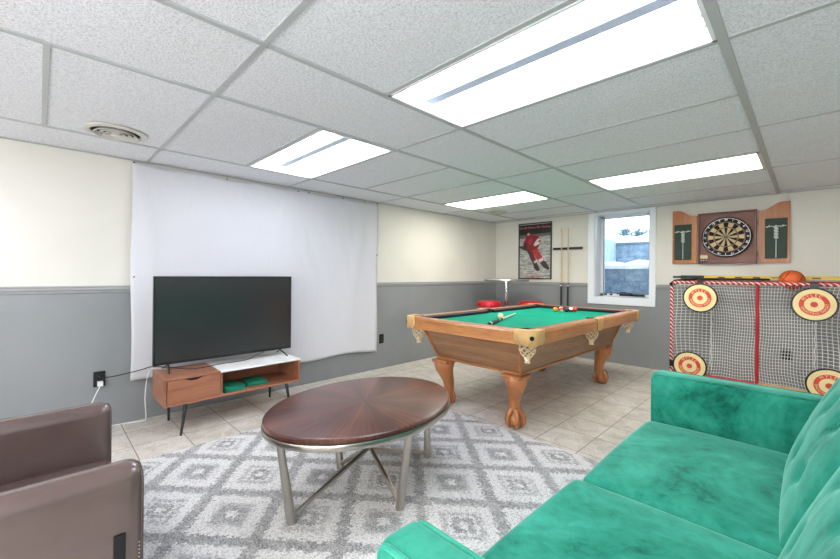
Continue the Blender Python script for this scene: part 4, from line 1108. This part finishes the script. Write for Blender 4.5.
# dartboard
bx, bz, by = 3.122, 1.640, YB - .050
db = thing('dartboard', 'round bristle dartboard hanging inside the open wooden cabinet', 'dartboard', (bx, YB - .012, bz))
rot = Matrix.Rotation(PI / 2, 3, 'X')     # local z -> -y
bm = NB(); lathe(bm, [(0, .0), (.225, .0), (.228, .006), (.228, .030), (.224, .036), (0, .036)], (bx, YB - .013, bz), 80, 0, rot)
M_bk = plain('black sisal', (24, 24, 24), .8)
bd = obj('board', bm, M_bk, db, smooth=40)
rr = [0, .007, .017, .103, .113, .163, .172]
M_sc = plain('cream sisal', (206, 184, 140), .8); M_sr = plain('red sisal', (150, 66, 50), .8); M_sg = plain('green sisal', (30, 70, 46), .8)
bm = NB(); yf = YB - .0496
for k in range(20):
    for ri in range(1, 6):
        for q in range(3):
            a0 = 2 * PI * (k - .5 + q / 3) / 20; a1 = 2 * PI * (k - .5 + (q + 1) / 3) / 20
            r0, r1 = rr[ri], rr[ri + 1]
            if ri == 1: mi = 3
            elif ri in (3, 5): mi = 2 if k % 2 == 0 else 3
            else: mi = 0 if k % 2 == 0 else 1
            if ri == 5: mi = 2 if k % 2 == 0 else 3
            vs = [bm.verts.new((bx + r * math.sin(a), yf, bz + r * math.cos(a))) for r, a in ((r0, a0), (r1, a0), (r1, a1), (r0, a1))]
            bm.faces.new(vs).material_index = mi
bmesh.ops.remove_doubles(bm, verts=bm.verts, dist=1e-5)
sg = obj('scoring_segments', bm, [M_bk, M_sc, M_sr, M_sg], bd)
s2 = sg.modifiers.new('s', 'SOLIDIFY'); s2.thickness = .0008; s2.offset = 0
M_wire = plain('wire', (200, 200, 200), .3, .8)
bm = NB()
for r in rr[1:] : tube(bm, [(bx + r * math.cos(2 * PI * k / 60), yf - .0012, bz + r * math.sin(2 * PI * k / 60)) for k in range(60)], .0007, 4, True)
for k in range(20):
    a = 2 * PI * (k - .5) / 20; tube(bm, [(bx + .017 * math.sin(a), yf - .0012, bz + .017 * math.cos(a)), (bx + .172 * math.sin(a), yf - .0012, bz + .172 * math.cos(a))], .0007, 4)
tube(bm, [(bx + .212 * math.cos(2 * PI * k / 60), yf - .0015, bz + .212 * math.sin(2 * PI * k / 60)) for k in range(60)], .0022, 6, True)
obj('wire_spider', bm, M_wire, bd)
nums = [20, 1, 18, 4, 13, 6, 10, 15, 2, 17, 3, 19, 7, 16, 8, 11, 14, 9, 12, 5]
for k, nn in enumerate(nums):
    a = 2 * PI * k / 20
    M = Matrix.Translation((bx + .192 * math.sin(a), yf - .001, bz + .192 * math.cos(a))) @ Matrix.Rotation(PI / 2, 4, 'X') @ Matrix.Rotation(-a, 4, 'Z')
    text('number', str(nn), .030, M, M_wire, bd, .0008)
bm = NB(); sphere(bm, (bx, yf - .0005, bz), .0068, 14, 8, 0, (1, .15, 1)); obj('bullseye', bm, M_sr, bd)
# dart holder at lower left of the cabinet
dh = thing('dart_holder', 'small holder with pale-flighted darts at lower left of the cabinet', 'dart holder', (2.915, YB - .05, 1.352))
bm = NB(); box(bm, 2.880, 2.955, YB - .060, YB - .022, 1.3525, 1.368); obj('block', bm, M_black, dh)
for k in range(3):
    x = 2.893 + k * .024
    bm = NB(); tube(bm, [(x, YB - .04, 1.366), (x, YB - .04, 1.40)], .004, 8); d_ = obj('dart_shaft', bm, M_chrome2, dh)
    bm = NB()
    for a in (0, PI / 2):
        v = Vector((math.cos(a), math.sin(a), 0)) * .012; p = Vector((x, YB - .04, 1.40))
        prism(bm, [p - v, p + v, p + v + Vector((0, 0, .034)), p + Vector((0, 0, .042)), p - v + Vector((0, 0, .034))], Vector((-v.y, v.x, 0)).normalized() * .0008)
    obj('flight', bm, plain('pale flight', (222, 206, 170), .5), d_)

# ------------------------------------------------------------ hockey goal
GX0, GX1, GY, GZ = 2.672, 4.168, 4.600, 1.122; GYB = 4.870; GZB = .095
gm = NT('red pipe with white tape'); tc = gm.node('ShaderNodeTexCoord'); sp = gm.node('ShaderNodeSeparateXYZ'); gm.link(tc.outputs['Object'], sp.inputs[0])
s1_ = gm.math('ADD', gm.math('ADD', sp.outputs[0], sp.outputs[2]), gm.math('MULTIPLY', sp.outputs[1], 1.0)); fr_ = gm.math('FRACT', gm.math('MULTIPLY', s1_, 22)); mk = gm.math('GREATER_THAN', fr_, .68)
gm.base(gm.mix(mk, lin((178, 26, 44)), lin((236, 232, 228)))); gm.set(Roughness=.4)
go = thing('hockey_goal', 'red and white street hockey goal with white net against back wall', 'hockey goal', (3.418, 4.72, 0))
pr_ = .0175; rc = .05
bm = NB()
pts = [(GX0, GY, .03), (GX0, GY, GZ - rc)] + [(GX0 + rc - rc * math.cos(k * PI / 12), GY, GZ - rc + rc * math.sin(k * PI / 12)) for k in range(1, 7)]
ptr = [(2 * (GX0 + GX1) / 2 - x, y, z) for x, y, z in pts]
tube(bm, pts + ptr[::-1], pr_, 12); obj('front_frame', bm, gm.m, go, smooth=50)
bm = NB(); tube(bm, [(GX0 + .015, GY, GZB + .005), (3.40, GY, GZB + .005)], pr_ * .9, 10); tube(bm, [(3.43, GY, GZB + .005), (GX1 - .015, GY, GZB + .005)], pr_ * .9, 10, mi=1); obj('bottom_bar', bm, [M_red, plain('worn wooden bar', (190, 150, 110), .6)], go, smooth=50)
bm = NB(); tube(bm, [(3.418, GY + .005, GZB), (3.418, GY + .005, GZ - .01)], .0155, 12); obj('centre_post', bm, M_red, go, smooth=50)
bm = NB()
tube(bm, [(GX0 + .02, GY + .01, GZ), (GX0 + .12, GYB, GZ + .012), (GX1 - .12, GYB, GZ + .012), (GX1 - .02, GY + .01, GZ)], .014, 10)
obj('upper_rear_bar', bm, M_red, go, smooth=50); bm = NB()
tube(bm, [(GX0 + .02, GY + .01, .06), (GX0 + .12, GYB + .03, .016), (GX1 - .12, GYB + .03, .016), (GX1 - .02, GY + .01, .06)], .014, 10)
obj('lower_rear_bar', bm, M_red, go, smooth=50)
bm = NB()
for x in (GX0, GX1): lathe(bm, [(0, 0.001), (.03, .001), (.03, .025), (.019, .04), (0, .04)], (x, GY, 0), 14)
obj('rubber_foot', bm, M_black, go, smooth=50)
# net
bm = NB()
side_x = .24; NX = 56; NZ = 31
W_ = GX1 - GX0
def netP(u, v):       # u along the mouth outline, v up
    # plan path: left post -> back left corner -> back right corner -> right post
    t = u
    def plan(t, inset):
        a, b = .17, .83
        if t < a: f = t / a; return GX0 + inset * f, GY + .01 + (GYB - GY - .01) * (math.sin(f * PI / 2) ** .9)
        if t > b: f = (1 - t) / (1 - b); return GX1 - inset * f, GY + .01 + (GYB - GY - .01) * (math.sin(f * PI / 2) ** .9)
        f = (t - a) / (b - a); return GX0 + inset + (W_ - 2 * inset) * f, GYB + .02 * math.sin(f * PI)
    inset = .30 + .05 * math.sin(v * PI * 1.1)
    x, y = plan(t, inset)
    z = .03 + (GZ - .02 - .03) * v
    z += -.018 * math.sin(PI * v) * math.sin(PI * u) ** 2 + .006 * math.sin(u * 31) * (1 - v)
    x += .010 * math.sin(v * 9 + u * 5)
    y -= .020 * math.sin(v * 5 + u * 9) * math.sin(PI * u)
    return (x, min(y, 4.93), z)
for i in range(NX + 1): tube(bm, [netP(i / NX, j / NZ) for j in range(NZ + 1)], .0028, 4)
for j in range(NZ + 1): tube(bm, [netP(i / NX, j / NZ) for i in range(NX + 1)], .0028, 4)
# top sheet of the net
for i in range(0, NX + 1):
    p = Vector(netP(i / NX, 1)); q = Vector((min(max(p[0], GX0 + .05), GX1 - .05), GY + .015, GZ - .01))
    tube(bm, [p.lerp(q, k / 10) - Vector((0, 0, .052 * math.exp(-((p.x - 3.668) / .09) ** 4) * math.sin(PI * k / 10) ** .5)) for k in range(11)], .0023, 4)
nt = obj('net', bm, plain('white net cord', (236, 236, 232), .7), go, smooth=60)
# tie cord bunches where the side nets meet the back
bm = NB()
for sx in (-1, 1):
    xb = GX0 + .335 if sx < 0 else GX1 - .335
    tube(bm, [(xb + .004 * math.sin(k * 1.7) + sx * .0, GYB - .02, .12 + k * .033) for k in range(26)], .005, 5)
obj('tie_cord', bm, plain('white net cord', (236, 236, 232), .7), nt, smooth=60)
# ring targets
M_tred = plain('target red', (214, 74, 56), .6)
def target(x, z, tilt, label, strap=True):
    r = .156; y = GY - .030
    t = thing('shooting_target', label, 'target', (x, y, z), 'round shooting targets on the goal corners')
    rt = Matrix.Rotation(PI / 2, 3, 'X')
    bm = NB(); lathe(bm, [(0, -.006), (r, -.006), (r + .004, -.002), (r + .004, .006), (r - .002, .008), (r - .008, .005), (0, .005)], (x, y, z), 56, 0, rt); obj('rim', bm, M_black, t, smooth=50)
    bm = NB(); lathe(bm, [(0, .005), (r - .010, .005), (r - .010, .008), (0, .008)], (x, y, z), 56, 0, rt); dsk = obj('disc', bm, M_cream, t)
    bm = NB(); lathe(bm, [(.068, .008), (.068, .0092), (.104, .0092), (.104, .008)], (x, y, z), 56, 0, rt); lathe(bm, [(0, .0092), (.026, .0092), (.026, .008)], (x, y, z), 32, 0, rt); obj('ring_print', bm, M_tred, dsk)
    Mt = Matrix.Translation((x, y - .0098, z)) @ Matrix.Rotation(PI / 2, 4, 'X') @ Matrix.Rotation(tilt, 4, 'Z')
    text('ring_lettering', 'M Y L E C', .036, Mt, M_cream, dsk, .0004, .086, PI / 2)
    text('ring_lettering', 'SHOOTING TARGET', .028, Mt, M_cream, dsk, .0004, .086, -PI / 2)
    if strap:
        bm = NB(); box(bm, x - .03, x + .03, y + .006, y + .012, z + r - .03, GZ + .012)
        tube(bm, [(x - .03, GY, GZ), (x + .03, GY, GZ)], .021, 12); obj('strap', bm, M_black, t, smooth=50)
    else:
        s_ = -1 if x < 3.4 else 1
        px_ = GX0 if s_ < 0 else GX1
        bm = NB(); box(bm, min(px_, x + s_ * (r - .03)), max(px_, x + s_ * (r - .03)), y + .006, y + .012, z - .03, z + .03); tube(bm, [(px_, GY, z - .035), (px_, GY, z + .035)], .022, 12); obj('strap', bm, M_black, t, smooth=50)
target(2.943, .953, .12, 'cream shooting target with red rings hanging at goal top left')
target(3.823, .935, .22, 'cream shooting target with red rings hanging at goal top right, under the basketball')
target(2.852, .188, .0, 'cream red-ringed shooting target at goal bottom left, behind sofa arm', False)
target(3.925, .190, -.1, 'cream red-ringed shooting target at goal bottom right, half hidden by sofa back', False)

# hockey sticks and basketball on the goal
hs = thing('hockey_stick', 'yellow and black hockey stick lying along the top of the goal', 'hockey stick', (3.35, 4.885, 1.16))
zs = 1.182
bm = NB(); box(bm, 2.93, 4.02, GYB + .005, GYB + .027, zs - .018, zs + .018); obj('shaft', bm, plain('yellow shaft', (226, 190, 40), .4, var=.12, scale=8), hs, bevel=.003)
bm = NB(); box(bm, 2.70, 2.93, GYB + .003, GYB + .029, zs - .02, zs + .020); box(bm, 2.62, 2.70, GYB + .006, GYB + .026, zs - .012, zs + .012); obj('grip', bm, M_black, hs, bevel=.004)
bm = NB(); prism(bm, [(4.00, GYB + .008, zs - .018), (4.00, GYB + .008, zs + .018), (4.12, GYB + .008, zs + .022), (4.34, GYB + .008, zs - .05), (4.34, GYB + .008, zs - .11), (4.14, GYB + .008, zs - .04)], (0, .012, 0)); obj('blade', bm, M_black, hs, bevel=.003)
bm = NB()
for k in range(6):
    x = 3.06 + k * .15; box(bm, x, x + .06, GYB + .0040, GYB + .0052, zs - .006, zs + .006)
obj('shaft_marks', bm, M_black, hs)
hs2 = thing('hockey_stick', 'dark hockey stick whose blade droops at the goal top left corner', 'hockey stick', (3.1, 4.80, 1.14))
bm = NB(); tube(bm, [(2.86, 4.835, 1.162), (3.50, 4.848, 1.164)], .0115, 8); obj('shaft', bm, M_blackm, hs2, smooth=40)
bm = NB(); prism(bm, [(2.88, 4.825, 1.150), (2.87, 4.825, 1.176), (2.79, 4.80, 1.172), (2.69, 4.62, 1.150), (2.65, 4.55, 1.105), (2.67, 4.555, 1.078), (2.72, 4.60, 1.096), (2.80, 4.78, 1.140)], (.0, .012, 0.0)); obj('blade', bm, M_black, hs2, bevel=.002)
n = NT('basketball rubber'); v_ = n.coords(); n.base(n.ramp(n.noise(v_, 6, 3), [(.3, (204, 84, 32)), (.7, (222, 104, 44))])); n.set(Roughness=.5)
vo = n.node('ShaderNodeTexVoronoi'); vo.inputs['Scale'].default_value = 160; n.link(v_, vo.inputs['Vector']); n.bump(vo.outputs['Distance'], .3, .002)
bc = Vector((3.668, 4.722, 1.163)); br = .096
bm = NB(); sphere(bm, (0, 0, 0), br, 36, 24); bb = obj('basketball', bm, n.m, smooth=80, origin=(0, 0, 0))
bb.location = bc; tag(bb, 'orange basketball resting on top of the goal', 'ball')
bm = NB()
def circ(M, off=0):
    r = math.sqrt(br * br - off * off) + .0002; return [M @ Vector((r * math.cos(2 * PI * k / 48), r * math.sin(2 * PI * k / 48), off)) for k in range(48)]
Mq = Matrix.Rotation(.5, 3, 'Y') @ Matrix.Rotation(.35, 3, 'X')
tube(bm, circ(Mq), .0022, 5, True); tube(bm, circ(Mq @ Matrix.Rotation(PI / 2, 3, 'X')), .0022, 5, True)
for s_ in (-1, 1): tube(bm, circ(Mq @ Matrix.Rotation(PI / 2, 3, 'Y'), s_ * .052), .0022, 5, True)
sm_ = obj('seams', bm, M_black, bb, origin=(0, 0, 0)); sm_.location = (0, 0, 0)
